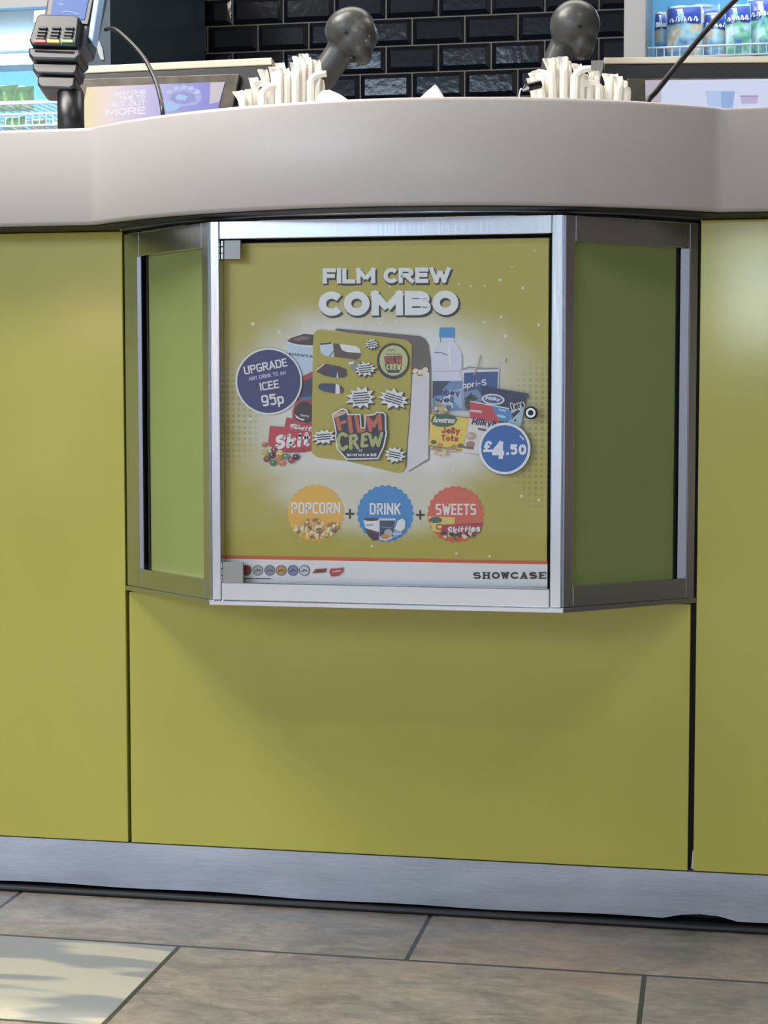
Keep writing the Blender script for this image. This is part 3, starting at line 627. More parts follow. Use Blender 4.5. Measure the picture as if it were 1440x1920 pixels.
a.stroke(K([(345, 215), (400, 195), (470, 165)]), 7, (196, 150, 132)); a.stroke(K([(375, 250), (410, 395)]), 7.6, OR); a.stroke(K([(400, 320), (480, 292)]), 6, OR)
a.stroke(K([(540, 230), (562, 425)]), 7.8, OR); a.stroke(K([(632, 230), (668, 420), (735, 405)]), 7, OR); a.stroke(K([(825, 410), (785, 235), (868, 350), (945, 205), (960, 395)]), 7.4, OR)
GR = (158, 162, 96)
a.stroke(K([(500, 480), (450, 452), (405, 480), (390, 560), (410, 640), (455, 668), (505, 630)]), 6.6, GR); a.stroke(K([(555, 490), (560, 650)]), 6.6, GR); a.stroke(K([(555, 490), (620, 478), (640, 520), (600, 562), (655, 648)]), 6, GR)
a.stroke(K([(725, 470), (712, 615)]), 6.6, GR); a.stroke(K([(725, 470), (785, 455)]), 5.6, GR); a.stroke(K([(715, 545), (765, 533)]), 5.2, GR); a.stroke(K([(712, 622), (778, 615)]), 5.6, GR); a.stroke(K([(815, 470), (855, 615), (893, 510), (930, 615), (978, 450)]), 6.2, GR)
a.block('AT', 676, 845, 7.5, 4.5, WHT, .2); a.block('SHOWCASE', 678, 853, 56, 5.2, WHT, .26, gap=.4)
a.build('crew_emblem', bx)
# right-hand products
a = Art(ppl, base=10)
a.poly([(824, 616), (827, 614), (850, 614), (852.5, 616), (852.5, 633), (823.5, 633)], (58, 128, 184)); a.poly([(826, 633), (850.5, 633), (851, 641), (857, 646), (865, 660), (868, 675), (866, 690), (862, 697), (866, 708), (866, 772), (811, 772), (811, 708), (813, 697), (809, 688), (809, 674), (813, 660), (821, 646), (826, 641)], (194, 194, 206))
a.stroke([(815, 661), (826, 661), (839, 666)], 2, (120, 122, 128)); a.stroke([(813, 696), (862, 696)], 1.4, (160, 160, 174)); a.stroke([(826, 634), (826, 642)], 1.4, (96, 100, 110)); a.stroke([(842, 650), (846, 690)], 5, (212, 214, 222)); a.stroke([(866, 664), (866, 690)], 2, (160, 162, 172))
a.poly([(811, 714.5), (866, 714), (866, 770), (811, 772)], (96, 126, 162)); a.poly([(811, 714.5), (844, 714.5), (826, 735), (811, 748)], (44, 60, 84)); a.poly([(838, 735), (866, 728), (866, 768), (850, 752)], (140, 164, 190)); a.poly([(816, 752), (848, 738), (850, 764), (822, 766)], (176, 190, 206))
a.block('abbey', 839, 735.5, 46, 12, (42, 48, 84), .2, rot=.02); a.block('well', 833, 749, 34, 12, (42, 48, 84), .2); a.text('still', 836, 761.5, 20, 5, (62, 72, 110), .03, rot=.08)
a.build('printed_water_bottle', poster)
a = Art(ppl, base=24)
a.poly([(869, 694), (936, 692), (934, 740), (930, 772), (868, 772)], (196, 198, 208)); a.poly([(870, 699), (934, 696.5), (931, 760), (904, 770), (868, 771)], (50, 74, 126)); a.poly([(869, 735), (895, 730), (906, 745), (906, 770), (868, 771)], (108, 126, 156)); a.stroke([(866, 693), (880, 688), (896, 690), (934, 691)], 1.8, (120, 122, 130))
for j in range(7): a.stroke([(878, 752), (872+j*4, 738+abs(j-3)*3)], 3, (40, 52, 44), keep=True)
a.n += 1; a.poly(ell(880, 758, 9, 11), (62, 64, 50)); a.poly(ell(896, 762, 6, 8), (150, 150, 140))
a.block('apri-S', 889, 719.5, 46, 12, (226, 226, 236), .18, rot=-.13, shear=.1, rnd=True); a.stroke([(901, 667), (897, 684), (889, 702)], 2.6, (156, 142, 116)); a.stroke([(950, 672), (948, 679)], 1.8, (96, 96, 70))
a.build('printed_drink_pouch', poster)
a = Art(ppl, base=46)
a.poly([(903, 723.5), (991, 738), (985, 754), (976, 800), (938, 800), (904, 770)], (34, 42, 74)); a.poly([(955, 772), (985, 756), (976, 800), (950, 799)], (150, 172, 190)); a.poly([(958, 777), (972, 768), (975, 771), (960, 786)], (28, 32, 48)); a.many([ell(966, 788, 2.4)], (70, 78, 90))
a.poly(ell(924.5, 748.8, 21.5, 10.2, rot=.08), (212, 214, 222)); a.poly(ell(924.5, 748.8, 18, 7.6, rot=.08), (58, 76, 124)); a.text('Milky', 924.5, 748.5, 29, 9, (206, 210, 224), .03, rot=.12, shear=.2)
a.poly([(881, 753), (926, 761), (938, 790), (934, 797), (881, 790)], (176, 58, 66)); a.poly([(920, 759.5), (955, 766), (962, 782), (948, 792), (936, 788)], (66, 124, 172)); a.stroke([(883, 770), (902, 772)], 4, (214, 170, 176)); a.stroke([(936, 768), (947, 770)], 3.6, (150, 186, 208)); a.stroke([(934, 779), (946, 782)], 5, (150, 186, 208)); a.stroke([(882, 752.5), (954, 766)], 2, (206, 206, 212))
a.block('tars', 970, 760, 24, 13, (224, 226, 230), .22, rot=-.28, grow=3.5, rnd=True); a.block('tars', 970, 760, 24, 13, (30, 34, 52), .22, rot=-.28, rnd=True)
a.build('printed_chocolate_packet', poster)
a = Art(ppl, base=62)
a.poly([(878, 784), (940, 794), (950, 800), (940, 850), (908, 852), (868, 848), (864, 843)], (206, 196, 190)); a.block('Milkybar', 917, 793, 64, 12.5, (40, 42, 82), .24, rot=.1, shear=.2); a.stroke([(898, 804), (916, 808)], 4.5, (92, 84, 92)); a.poly(ell(884, 818, 9.5, 7.5), (164, 146, 136)); a.poly(ell(882, 833, 8.5, 6), (146, 116, 102)); a.poly([(868, 836), (888, 838), (888, 843), (868, 840)], (110, 80, 68)); a.many([ell(880, 817, 5, 3.5)], (186, 172, 162))
a.build('printed_chocolate_packet', poster)
a = Art(ppl, base=70)
a.poly([(807, 776), (878.6, 784), (874, 812), (869.5, 833), (865, 844), (804, 835.5)], (206, 182, 74)); a.stroke([(807, 775.5), (878, 783.5)], 1.4, (96, 70, 44)); a.stroke([(804, 835.5), (864, 844)], 1.6, (120, 84, 52))
a.poly([(807.6, 789), (811, 780), (818, 776.7), (840, 776.7), (851, 779), (858, 787), (851, 797), (838, 800.5), (820.6, 800), (811, 796)], (56, 88, 60)); a.text('Rowntrees', 833, 787.5, 40, 11, (208, 220, 204), .03, rot=.05, shear=.3)
a.block('Jelly', 845, 807, 34, 12.5, (164, 46, 50), .22, rot=.03, rnd=True); a.block('Tots', 843, 821.5, 32, 11.5, (164, 46, 50), .22, rot=.04, rnd=True)
for x, y, c in ((813, 829, (80, 84, 48)), (825, 834, (186, 124, 76)), (851, 838, (178, 116, 72)), (863, 836, (92, 88, 56))): a.many([ell(x, y, 5.5, 4, n=14)], c); a.n -= 1
a.n += 1
rnd = random.Random(3)
a.build('printed_jelly_packet', poster)
for (x0, y0, x1, y1, k) in ((811, 754, 838, 775, 12), (806, 840, 852, 856, 22)):
    a = Art(ppl, base=68)
    for j in range(k):
        x = rnd.uniform(x0, x1); y = rnd.uniform(y0 + (x-x0)/(x1-x0)*(8 if y0 < 800 else 0), y1 - ((x-x0)/(x1-x0)*9 if y0 > 800 else 0))
        a.many([ell(x, y, rnd.uniform(3, 5.5), rnd.uniform(2.4, 4), n=10, rot=rnd.uniform(0, 3))], rnd.choice(((206, 186, 146), (190, 164, 120), (218, 204, 172), (160, 130, 90)))); a.n -= .8
    a.build('printed_popcorn', poster)
a = Art(ppl, base=92)
a.poly([(x+1, y+2) for x, y in ell(946, 841, 48.5, n=56)], (84, 82, 50)); a.poly(ell(946, 841, 48.5, n=56), (222, 222, 228)); a.poly(ell(946, 841, 43.8, n=56), (40, 90, 152)); a.stroke([(975, 817), (982, 824)], 2.2, (206, 214, 226))
pb = a.build('price_badge', poster)
a = Art(ppl, base=98)
a.block('£', 914.5, 837, 19, 21, (224, 222, 228), .22); a.block('4', 934, 844, 31, 33, (224, 222, 228), .25); a.block('.50', 968, 843, 38, 20, (224, 222, 228), .25, gap=.2)
a.build('lettering', pb)
def scallop(cx, cy, r, n=26): return [(cx+(r+1.3*math.cos(n*t))*math.cos(t), cy+(r+1.3*math.cos(n*t))*math.sin(t)) for t in [2*math.pi*i/156 for i in range(156)]]
for nm, t, cx, cy, c, tx, ty, tw_, th_ in (('popcorn_badge', 'POPCORN', 592, 961.7, (206, 158, 60), 592, 952.5, 92, 21.5), ('drink_badge', 'DRINK', 722.5, 963, (52, 120, 176), 722, 954, 58, 21.5), ('sweets_badge', 'SWEETS', 854.5, 964.5, (190, 88, 60), 854.7, 955, 76, 21)):
    a = Art(ppl, base=4); a.poly(scallop(cx, cy, 52.6), c); bd = a.build(nm, poster)
    a = Art(ppl, base=7); a.block(t, tx, ty, tw_, th_, (230, 226, 226), .155, 4); a.build('lettering', bd)
    a = Art(ppl, base=7)
    if t == 'POPCORN':
        rnd = random.Random(5)
        for j in range(110):
            u = rnd.uniform(-1, 1); v = rnd.uniform(0, 1)**.8; x = 592+u*43*(1-.32*v**2); y = 1010-v*0-(1-v)*(38-12*abs(u))+u*u*(-10)*v
            a.many([ell(x, min(y, 1008), rnd.uniform(3, 6.5), rnd.uniform(2, 3.4), n=9, rot=rnd.uniform(0, 3.1))], rnd.choice(((206, 182, 132), (188, 156, 104), (222, 206, 168), (150, 112, 70), (216, 196, 150), (128, 92, 58)))); a.n -= .85
    elif t == 'DRINK':
        a.poly([(681, 975), (711, 972), (710, 1010), (700, 1013), (690, 1004)], (208, 212, 218)); a.poly(ell(696, 974, 14.5, 3), (66, 46, 44)); a.poly([(684, 990), (711, 998), (710, 1012), (700, 1014), (690, 1004)], (74, 52, 60)); a.stroke([(687, 985), (700, 984)], 1.6, (90, 100, 120))
        a.poly([(711, 972), (742, 972), (738, 1008), (725, 1014), (711, 1012)], (186, 190, 198)); a.poly([(712, 976), (741, 976), (737, 1006), (712, 1006)], (40, 56, 82)); a.poly(ell(728, 1000, 8, 8), (160, 158, 156)); a.poly(ell(722, 1006, 8, 5), (176, 128, 84)); a.stroke([(716, 988), (736, 990)], 2.4, (96, 116, 150))
        a.poly([(746, 976), (755, 972), (760, 977), (759, 990), (751, 998), (740, 992)], (206, 206, 214)); a.poly([(740, 995), (756, 996), (746, 1006), (736, 1008)], (120, 156, 190)); a.stroke([(737, 1001), (753, 1001)], 2, (210, 214, 222))
    else:
        a.poly([(803, 968), (853, 970), (850, 1000), (812, 996)], (196, 178, 84)); a.poly(ell(817, 975, 12, 6), (66, 88, 66)); a.poly([(828, 984), (906, 980), (900, 1000), (840, 1006), (826, 1002)], (150, 40, 56)); a.block('Skittles', 870, 992.5, 62, 14, (228, 222, 230), .22, rot=-.08, shear=.25, rnd=True); a.poly(ell(824, 988, 7, 6), (170, 60, 56)); a.many([ell(824, 988, 4, 3)], (214, 190, 120))
        rnd = random.Random(8)
        for j in range(26):
            x = 828+j*2.4; a.many([ell(x, 1004+rnd.uniform(-3, 6)-abs(x-856)*.10, 3.6, 3.2, n=10)], rnd.choice(((96, 44, 40), (60, 40, 38), (150, 108, 60), (70, 84, 56), (200, 186, 160)))); a.n -= .8
    a.build('printed_snacks', bd)
for cx, cy in ((656, 963.5), (788, 965.5)):
    a = Art(ppl, base=4); a.stroke([(cx-7, cy), (cx+7, cy)], 4, (38, 34, 22)); a.stroke([(cx, cy-7.5), (cx, cy+7.5)], 4, (38, 34, 22)); a.build('plus_sign', poster)
# footer
ylo = lambda x: 1041+(x-424)*.018
a = Art(ppl, base=3)
a.poly([(420.5, ylo(420)), (1026.5, ylo(1026)), (1026.5, ylo(1026)+6.6), (420.5, ylo(420)+6.6)], (186, 88, 52)); a.poly([(420.5, ylo(420)+6.6), (1026.5, ylo(1026)+6.6), (1026.3, 1100.4), (420.5, 1099.5)], (208, 204, 212))
ft = a.build('footer_strip', poster)
a = Art(ppl, base=7)
for x, c in ((462, (132, 44, 48)), (483.5, (150, 152, 156)), (505.5, (128, 130, 142)), (527, (172, 128, 70)), (549, (110, 118, 150)), (570.5, (176, 178, 188))):
    y = 1069.5+(x-520)*.004; a.poly(ell(x, y, 10, n=22), (84, 86, 96)); a.poly(ell(x, y, 8.6, n=22), c); a.stroke([(x-5, y+2), (x, y-1), (x+5, y+1)], 2.2, (70, 70, 84) if x > 470 else (150, 70, 72))
a.poly([(585, 1075), (592, 1067), (613, 1066), (610, 1073)], (110, 62, 52)); a.poly([(617, 1073), (619, 1066), (632, 1066), (644, 1064), (644, 1072), (634, 1080), (621, 1081)], (158, 66, 72)); a.stroke([(624, 1072), (638, 1070)], 3, (206, 140, 142)); a.stroke([(458, 1084.5), (476, 1084.7)], 1.6, (60, 60, 70)); a.stroke([(479, 1084.5), (507, 1085)], 1.6, (60, 60, 70))
a.build('footer_icons', ft)
a = Art(ppl, base=7)
def slabface(s, x0, x1, yc, h):
    """wide slab-serif capitals"""
    n = len(s); w = (x1-x0)/n; T = h*.28; S = h*.16; y0, y1 = yc-h/2, yc+h/2
    R_ = lambda ax, ay, bx_, by: a.many([[(ax, ay), (bx_, ay), (bx_, by), (ax, by)]], (26, 26, 30))
    for i, ch in enumerate(s):
        l = x0+i*w+w*.06; r = x0+(i+1)*w-w*.10; c = (l+r)/2
        if ch in 'SOC': a.block(ch, c, yc, r-l, h, (26, 26, 30), .24)
        elif ch == 'H':
            for q in (l+T*.9, r-T*.9): R_(q-T/2, y0, q+T/2, y1); R_(q-T, y0, q+T, y0+S); R_(q-T, y1-S, q+T, y1)
            R_(l+T, yc-S/2, r-T, yc+S/2)
        elif ch == 'E':
            R_(l+T*.4, y0, l+T*1.5, y1); R_(l, y0, r, y0+S); R_(l, y1-S, r, y1); R_(l+T, yc-S/2, r-T, yc+S/2); R_(r-S, y0, r, y0+h*.3); R_(r-S, y1-h*.3, r, y1)
        elif ch == 'A':
            a.stroke([(c, y0+1), (l+T*.8, y1-1)], S*1.2, (26, 26, 30)); a.stroke([(c, y0+1.4), (r-T*.9, y1-1.4)], T, (26, 26, 30)); R_(l, y1-S, l+T*1.6, y1); R_(r-T*1.9, y1-S, r, y1); R_(l+T, yc+h*.1, r-T, yc+h*.1+S)
        elif ch == 'W':
            a.stroke([(l+T*.6, y0+1), (l+(c-l)*.62, y1-1), (c, y0+2), (r-(r-c)*.62, y1-1), (r-T*.5, y0+1)], S*1.5, (26, 26, 30)); R_(l-T*.2, y0, l+T*1.5, y0+S); R_(r-T*1.5, y0, r+T*.2, y0+S)
slabface('SHOWCASE', 886, 1026, 1079, 12.5)
a.build('footer_lettering', ft)

# ------------------------------------------------------------------ things on the worktop
M_scan = mat('grey_scanner_plastic', (60, 60, 58), rough=.42, coat=.15, coat_rough=.2)
def scanner(label, Y, parts, hole, stand_px, grp):
    base_p = at(*stand_px, Y); t = thing('barcode_scanner', label, 'scanner', (base_p.x, Y+.03, ZT1), grp)
    k = (Y-CAM.y)/F/FW.y
    bm = bmesh.new()
    for kind, *q in parts:
        if kind == 'e':
            px, py, rx, ry, rot, dy, ryy = q; c = at(px, py, Y+dy); ellipsoid(bm, c, rx*k, ryy, ry*k, Matrix.Rotation(-rot, 3, 'Y'))
        else:
            pts, rs = q; tube(bm, [at(x, y, Y+.01) for x, y in pts], [r_*k for r_ in rs], 18)
    o = obj('scanner_body', bm, M_scan, t, smooth=True)
    md = o.modifiers.new('remesh', 'REMESH'); md.mode = 'VOXEL'; md.voxel_size = .0028; md.use_smooth_shade = True
    sm = o.modifiers.new('smooth', 'SMOOTH'); sm.factor = .6; sm.iterations = 6
    return t, k
def stand(t, px_top, Y, m):
    p = at(*px_top, Y+.01); bm = bmesh.new()
    tube(bm, [(p.x, p.y+.012, ZT1+.012), (p.x, p.y+.008, ZT1+.05), (p.x, p.y, p.z)], [.016, .013, .014], 14); obj('stand_neck', bm, m, t, smooth=True)
    bm = bmesh.new(); tube(bm, [(p.x, p.y+.012, ZT1+.0002), (p.x, p.y+.012, ZT1+.012)], [.05, .044], 28); obj('stand_base', bm, m, t)
YS = .42
t, k = scanner('grey scanner gun leaning right behind the left straw bunch', YS,
    [('e', 655, 53, 47, 38, .28, 0, .034), ('e', 678, 64, 30, 36, .3, -.002, .032), ('e', 663, 78, 30, 34, 0, 0, .030), ('e', 678, 96, 20, 26, .2, -.002, .024), ('t', [(652, 72), (633, 104), (608, 140), (584, 174)], [28, 27, 27, 26])], None, (584, 204), 'counter scanners')
h = at(648, 61, YS-.034); bm = bmesh.new(); ellipsoid(bm, h, .0035, .003, .0022, Matrix.Rotation(.8, 3, 'Y')); obj('indicator', bm, M_black, t)
h = at(688, 74, YS-.024); bm = bmesh.new(); ellipsoid(bm, h, .008, .003, .012, Matrix.Rotation(-.3, 3, 'Y')); obj('scan_window', bm, mat('dark_grey_lens', (52, 52, 50), rough=.2), t)
h = at(661, 112, YS-.012); bm = bmesh.new(); ellipsoid(bm, h, .007, .012, .0035, Matrix.Rotation(-.6, 3, 'Y')); obj('trigger', bm, M_black, t)
stand(t, (584, 176), YS, M_blackp)
t, k = scanner('round-headed grey scanner gun behind the right straw bunch', YS,
    [('e', 1078, 48, 46, 46, 0, 0, .036), ('e', 1093, 82, 22, 30, -.2, -.002, .026), ('t', [(1068, 62), (1052, 92), (1040, 122), (1032, 150)], [25, 24, 24, 23])], None, (1030, 190), 'counter scanners')
h = at(1086, 48, YS-.037); bm = bmesh.new(); ellipsoid(bm, h, .0042, .003, .0026, Matrix.Rotation(.8, 3, 'Y')); obj('indicator', bm, M_black, t)
stand(t, (1032, 150), YS, M_blackp)

# straws: wrapped in white paper, flared or curled at the tip, standing in low black holders
M_paper = mat('white_straw_paper', (232, 227, 214), rough=.7, bump=.2, bscale=120)
def straw_mesh(seed, L=.19):
    rnd = random.Random(seed); bm = bmesh.new(); n = 18; rings = []
    cdir = rnd.choice((-1, 1)); curl = {3: 1.5, 5: 1.1}.get(seed, rnd.uniform(.05, .35)); fl = rnd.uniform(1.1, 1.45); tw = rnd.uniform(-.5, .5)
    x = z = 0; ang = 0
    for i in range(n+1):
        u = i/n; s = L/n; q = max(0, (u-.86)/.14)
        if q: ang += cdir*curl*.45
        if i: x += math.sin(ang)*s; z += math.cos(ang)*s
        wa = .0067*(1+(fl-1)*q); th = .0030*(1-.8*min(1, q*1.6)); ring = []
        nx, nz = math.cos(ang), -math.sin(ang)
        for k in range(8):
            a_ = 2*math.pi*k/8; e_ = wa*math.cos(a_)+rnd.uniform(-.0002, .0002); f_ = th*math.sin(a_)+q*.0022*math.sin(3*e_/wa+seed)
            lift = (.0045*math.cos(a_)*tw+.0016*math.cos(3*a_+seed)) if i == n else 0
            ring.append(bm.verts.new((x+e_*nx, f_, z+e_*nz+lift)))
        rings.append(ring)
    for a_, b_ in zip(rings, rings[1:]):
        for k in range(8): bm.faces.new((a_[k], a_[(k+1) % 8], b_[(k+1) % 8], b_[k]))
    bm.faces.new(rings[0][::-1]); bm.faces.new(rings[-1])
    bmesh.ops.recalc_face_normals(bm, faces=bm.faces)
    me = bpy.data.meshes.new('paper_straw'); bm.to_mesh(me); bm.free(); me.materials.append(M_paper)
    return me
STRAWS = [straw_mesh(s) for s in (1, 2, 3, 4, 5, 6, 8)]
def straw(px, py, bx_px, Y, i, label, grp, rz=0, mesh=None):
    """a straw whose tip shows at (px,py) and whose foot stands in the holder below bx_px"""
    tip = at(px, py, Y); foot = Vector((at(bx_px, 190, Y).x, Y+random.uniform(-.004, .004), ZT1+.006))
    d = tip-foot; o = bpy.data.objects.new('paper_straw', STRAWS[mesh if mesh is not None else i % len(STRAWS)]); COL.objects.link(o)
    o.location = foot; q = d.to_track_quat('Z', 'X'); e_ = math.atan2(d.x, d.z)
    o.rotation_euler = (math.asin(max(-1, min(1, -d.y/d.length))), e_, rz); o.scale = (1, 1, d.length/.19)
    tag(o, label, 'straw', grp)
def straw_holder(label, xa, xb, y0, y1, ins):
    t = thing('straw_holder', label, 'holder', ((xa+xb)/2, (y0+y1)/2, ZT1))
    bm = bmesh.new(); th = .003; h = .062
    box(bm, xa, y0, ZT1+.0003, xb, y1, ZT1+.004); box(bm, xa, y0, ZT1+.004, xb, y0+th, ZT1+h); box(bm, xa, y1-th, ZT1+.004, xb, y1, ZT1+h)
    obj('holder_tray', bm, M_gloss, t)
    for x in (xa, xb-th): bxo('end_wall', x, y0+th, ZT1+.004, x+th, y1-th, ZT1+h, M_gloss, t)
YSt = .33
straw_holder('black straw holder in front of the leaning scanner', at(452, 190, YSt).x, at(612, 190, YSt).x, YSt-.028, YSt+.03, None)
straw_holder('black straw holder in front of the round-headed scanner', at(1000, 190, YSt).x, at(1186, 190, YSt).x, YSt-.028, YSt+.03, None)
GL, GRt = 'wrapped straws in the left bunch', 'wrapped straws in the right bunch'
LL = 'white paper-wrapped straw in the bunch beside the leaning scanner'
for i, (x, y, b, dy, m_) in enumerate(((452, 169, 464, -.014, 0), (466, 168, 472, -.005, 3), (478, 146, 486, .006, 1), (489, 152, 492, -.014, 4), (498, 130, 503, .010, 5), (508, 138, 508, -.006, 2), (516, 126, 518, .014, 1), (523, 133, 522, -.016, 3), (530, 118, 529, .004, 6), (538, 128, 536, -.012, 0), (543, 112, 542, .014, 2), (549, 108, 549, .000, 4), (556, 118, 555, -.016, 1), (561, 105, 560, .010, 5), (567, 112, 567, -.008, 3), (574, 101, 571, .014, 6), (580, 108, 577, -.002, 0), (588, 104, 584, .010, 2), (583, 124, 584, -.016, 4), (597, 112, 590, .002, 5), (594, 142, 594, -.012, 1), (603, 150, 601, .006, 6))):
    straw(x, y, b, YSt+dy*.9, i, LL, GL, random.uniform(-.3, .3), m_)
RL = 'cream paper-wrapped straw in the fanned bunch beside the round-headed scanner'
for i, (x, y, b, dy, m_) in enumerate(((999, 146, 1018, -.012, 1), (1004, 133, 1020, .004, 3), (1013, 138, 1026, -.016, 0), (1020, 128, 1030, .012, 4), (1026, 114, 1034, -.004, 2), (1035, 109, 1040, -.014, 0), (1041, 122, 1045, .010, 5), (1049, 108, 1049, .000, 6), (1058, 107, 1056, -.014, 1), (1065, 116, 1063, .012, 3), (1071, 116, 1069, -.006, 2), (1079, 115, 1074, -.016, 4), (1087, 119, 1082, .008, 5), (1091, 124, 1087, -.012, 0), (1098, 140, 1094, .012, 6), (1107, 142, 1103, -.006, 1), (1118, 134, 1112, .006, 3), (1127, 140, 1120, -.014, 2), (1136, 144, 1129, .010, 4), (1144, 138, 1136, -.004, 5), (1155, 139, 1144, .012, 0), (1163, 143, 1152, -.012, 6), (1170, 152, 1160, .004, 1), (1176, 164, 1167, -.008, 3))):
    straw(x, y, b, YSt+dy*.9, i, RL, GRt, random.uniform(-.3, .3), m_)

# napkins: folded white squares, a corner up
M_nap = mat('white_napkin', (238, 238, 236), rough=.8, bump=.1, bscale=200)
def napkin(pts, Y, label):
    t = [at(x, y, Y) for x, y in pts]; bm = bmesh.new(); lo = ZT1+.0005
    P = [Vector((t[0].x, Y, lo))] + t + [Vector((t[-1].x, Y, lo))]
    prism(bm, P, Vector((0, .004, 0))); prism(bm, [p+Vector((.002, .0046, -.001 if p.z > lo+.01 else 0)) for p in P], Vector((0, .003, 0)))
    return tag(obj('napkin', bm, M_nap, None), label, 'napkin')
napkin([(592, 188), (602, 171), (617, 168), (636, 176), (660, 192)], .22, 'folded white napkin with rounded corner beside the left straws')
napkin([(784, 186), (799, 172), (816, 158), (832, 184)], .22, 'pointed white napkin corner standing alone at the middle of the worktop')

# pen beside the right straws
pn = thing('pen', 'black pen with silver tip beside the right straw holder', 'pen', (at(985, 165, .30).x, .30, ZT1))
A0, A1, A2 = at(1012, 158, .300), at(988, 164, .285), at(981, 169, .281)
foot = Vector((at(962, 190, .26).x, .262, ZT1+.003))
bm = bmesh.new(); tube(bm, [A0, A1], .0065, 14); obj('barrel', bm, M_gloss, pn, smooth=False)
bm = bmesh.new(); tube(bm, [A1, A2], [.0055, .0022], 12); obj('tip', bm, mat('chrome', (225, 228, 230)), pn)
bm = bmesh.new(); tube(bm, bez([A2, at(974, 176, .275), foot], 5), .0012, 8); obj('cord', bm, mat('white_cord', (214, 216, 218), rough=.5), pn)

# ------------------------------------------------------------------ till displays
M_beige = mat('beige_plastic', (196, 188, 168), rough=.5)
M_bez = mat('smudged_glossy_bezel', (86, 80, 70), rough=.25, coat=.6, noise=.35, nscale=30)
def emis(name, build):
    m = bpy.data.materials.new(name); m.use_nodes = True; p = m.node_tree.nodes['Principled BSDF']
    p.inputs['Base Color'].default_value = (.02, .02, .02, 1); p.inputs['Roughness'].default_value = .35; p.inputs['Specular IOR Level'].default_value = .15
    build(m.node_tree, p); return m
def scr_left(nt, p):
    tc = nt.nodes.new('ShaderNodeTexCoord'); s = nt.nodes.new('ShaderNodeSeparateXYZ'); nt.links.new(tc.outputs['Object'], s.inputs[0])
    mr = nt.nodes.new('ShaderNodeMapRange'); nt.links.new(s.outputs[0], mr.inputs[0]); mr.inputs[1].default_value = at(150, 190, .5).x; mr.inputs[2].default_value = at(425, 190, .5).x
    r = nt.nodes.new('ShaderNodeValToRGB'); nt.links.new(mr.outputs[0], r.inputs[0]); e_ = r.color_ramp.elements
    e_[0].position = .04; e_[0].color = (*lin((250, 232, 168)), 1); e_[1].position = 1; e_[1].color = (*lin((140, 140, 222)), 1)
    q = e_.new(.24); q.color = (*lin((244, 226, 226)), 1); q = e_.new(.5); q.color = (*lin((206, 198, 236)), 1); q = e_.new(.74); q.color = (*lin((160, 162, 228)), 1)
    nt.links.new(r.outputs[0], p.inputs['Emission Color']); p.inputs['Emission Strength'].default_value = .9
def flat_em(rgb, k):
    def f(nt, p): p.inputs['Emission Color'].default_value = (*lin(rgb), 1); p.inputs['Emission Strength'].default_value = k
    return f
# left till: slab housing standing on a foot, its customer screen facing the camera
def till(label, Y, quad_house, top_h, bez_q, scr_q, scr_mat, tilt):
    P0 = at(quad_house[0][0], quad_house[0][1], Y); n = Vector((0, -1, -tilt)).normalized() if False else Vector((0, -1, tilt)).normalized()
    pl = lambda x, y, o=0: atp(x, y, P0, n)+n*o
    t = thing('till_display', label, 'till', (at((quad_house[0][0]+quad_house[1][0])/2, 190, Y).x, Y+.05, ZT1))
    q = [pl(*p) for p in quad_house]; bm = bmesh.new()
    prism(bm, q, -n*.05); obj('housing', bm, M_blackp, t, bevel=.002)
    a_, b_ = q[0], q[1]; bm = bmesh.new(); up = (q[0]-q[3]).normalized()
    tp = [pl(*p) for p in (quad_house[0], quad_house[1])]; tu = [pl(p[0], p[1]-top_h) for p in (quad_house[0], quad_house[1])]
    prism(bm, [tp[0]+n*.0015, tp[1]+n*.0015, tu[1]+n*.0015, tu[0]+n*.0015], -n*.052); obj('top_cover', bm, M_beige, t, bevel=.0015)
    bm = bmesh.new(); prism(bm, [pl(*p, .010) for p in bez_q], -n*.0095); obj('bezel', bm, M_bez, t, bevel=.002)
    bm = bmesh.new(); prism(bm, [pl(*p, .0112) for p in scr_q], -n*.001); sc = obj('screen', bm, scr_mat, t)
    # neck and foot
    c = (q[0]+q[1])/2; lowz = min(v.z for v in q)
    bxo('neck', c.x-.03, c.y+.03, ZT1+.012, c.x+.03, c.y+.055, lowz+.02, M_blackp, t); bxo('foot', c.x-.09, c.y-.03, ZT1+.0003, c.x+.09, c.y+.09, ZT1+.012, M_blackp, t, bevel=.002)
    return t, pl, sc
YT = .50
t1, pl1, s1 = till('till display with yellow to purple picture screen beside the card reader', YT, [(158, 138), (510, 122), (505, 240), (152, 262)], 14, [(150, 152), (452, 142), (432, 240), (150, 258)], [(167, 168), (425, 158), (405, 238), (152, 256)], emis('bright_gradient_screen', scr_left), .22)
a = Art(lambda x, y, o: pl1(x, y, .0114+o), step=.0002)
for s_, x, y, w_, h_ in (('ANYTIME', 248, 179, 58, 8), ('TIME TO', 252, 189, 48, 9), ('GET OUT', 244, 200, 68, 9), ('MORE', 240, 214, 74, 14)): a.block(s_, x, y, w_, h_, (228, 226, 244), .2, rot=-.05)
g = a.build('screen_lettering', s1)
a = Art(lambda x, y, o: pl1(x, y, .0114+o), step=.0002)
a.poly([(398, 160), (425, 159), (414, 196), (396, 200)], (196, 186, 196))
a.poly([(312, 190), (318, 176), (330, 170), (345, 168), (362, 168), (376, 172), (382, 182), (380, 194), (370, 202), (345, 204), (322, 202)], (160, 164, 226)); a.poly([(322, 190), (330, 180), (350, 176), (368, 182), (372, 194), (352, 200), (334, 198)], (132, 134, 204)); a.poly([(332, 188), (340, 181), (356, 186), (352, 193), (338, 193)], (156, 188, 232)); a.poly([(306, 214), (308, 192), (322, 196), (345, 204), (330, 214)], (150, 186, 234))
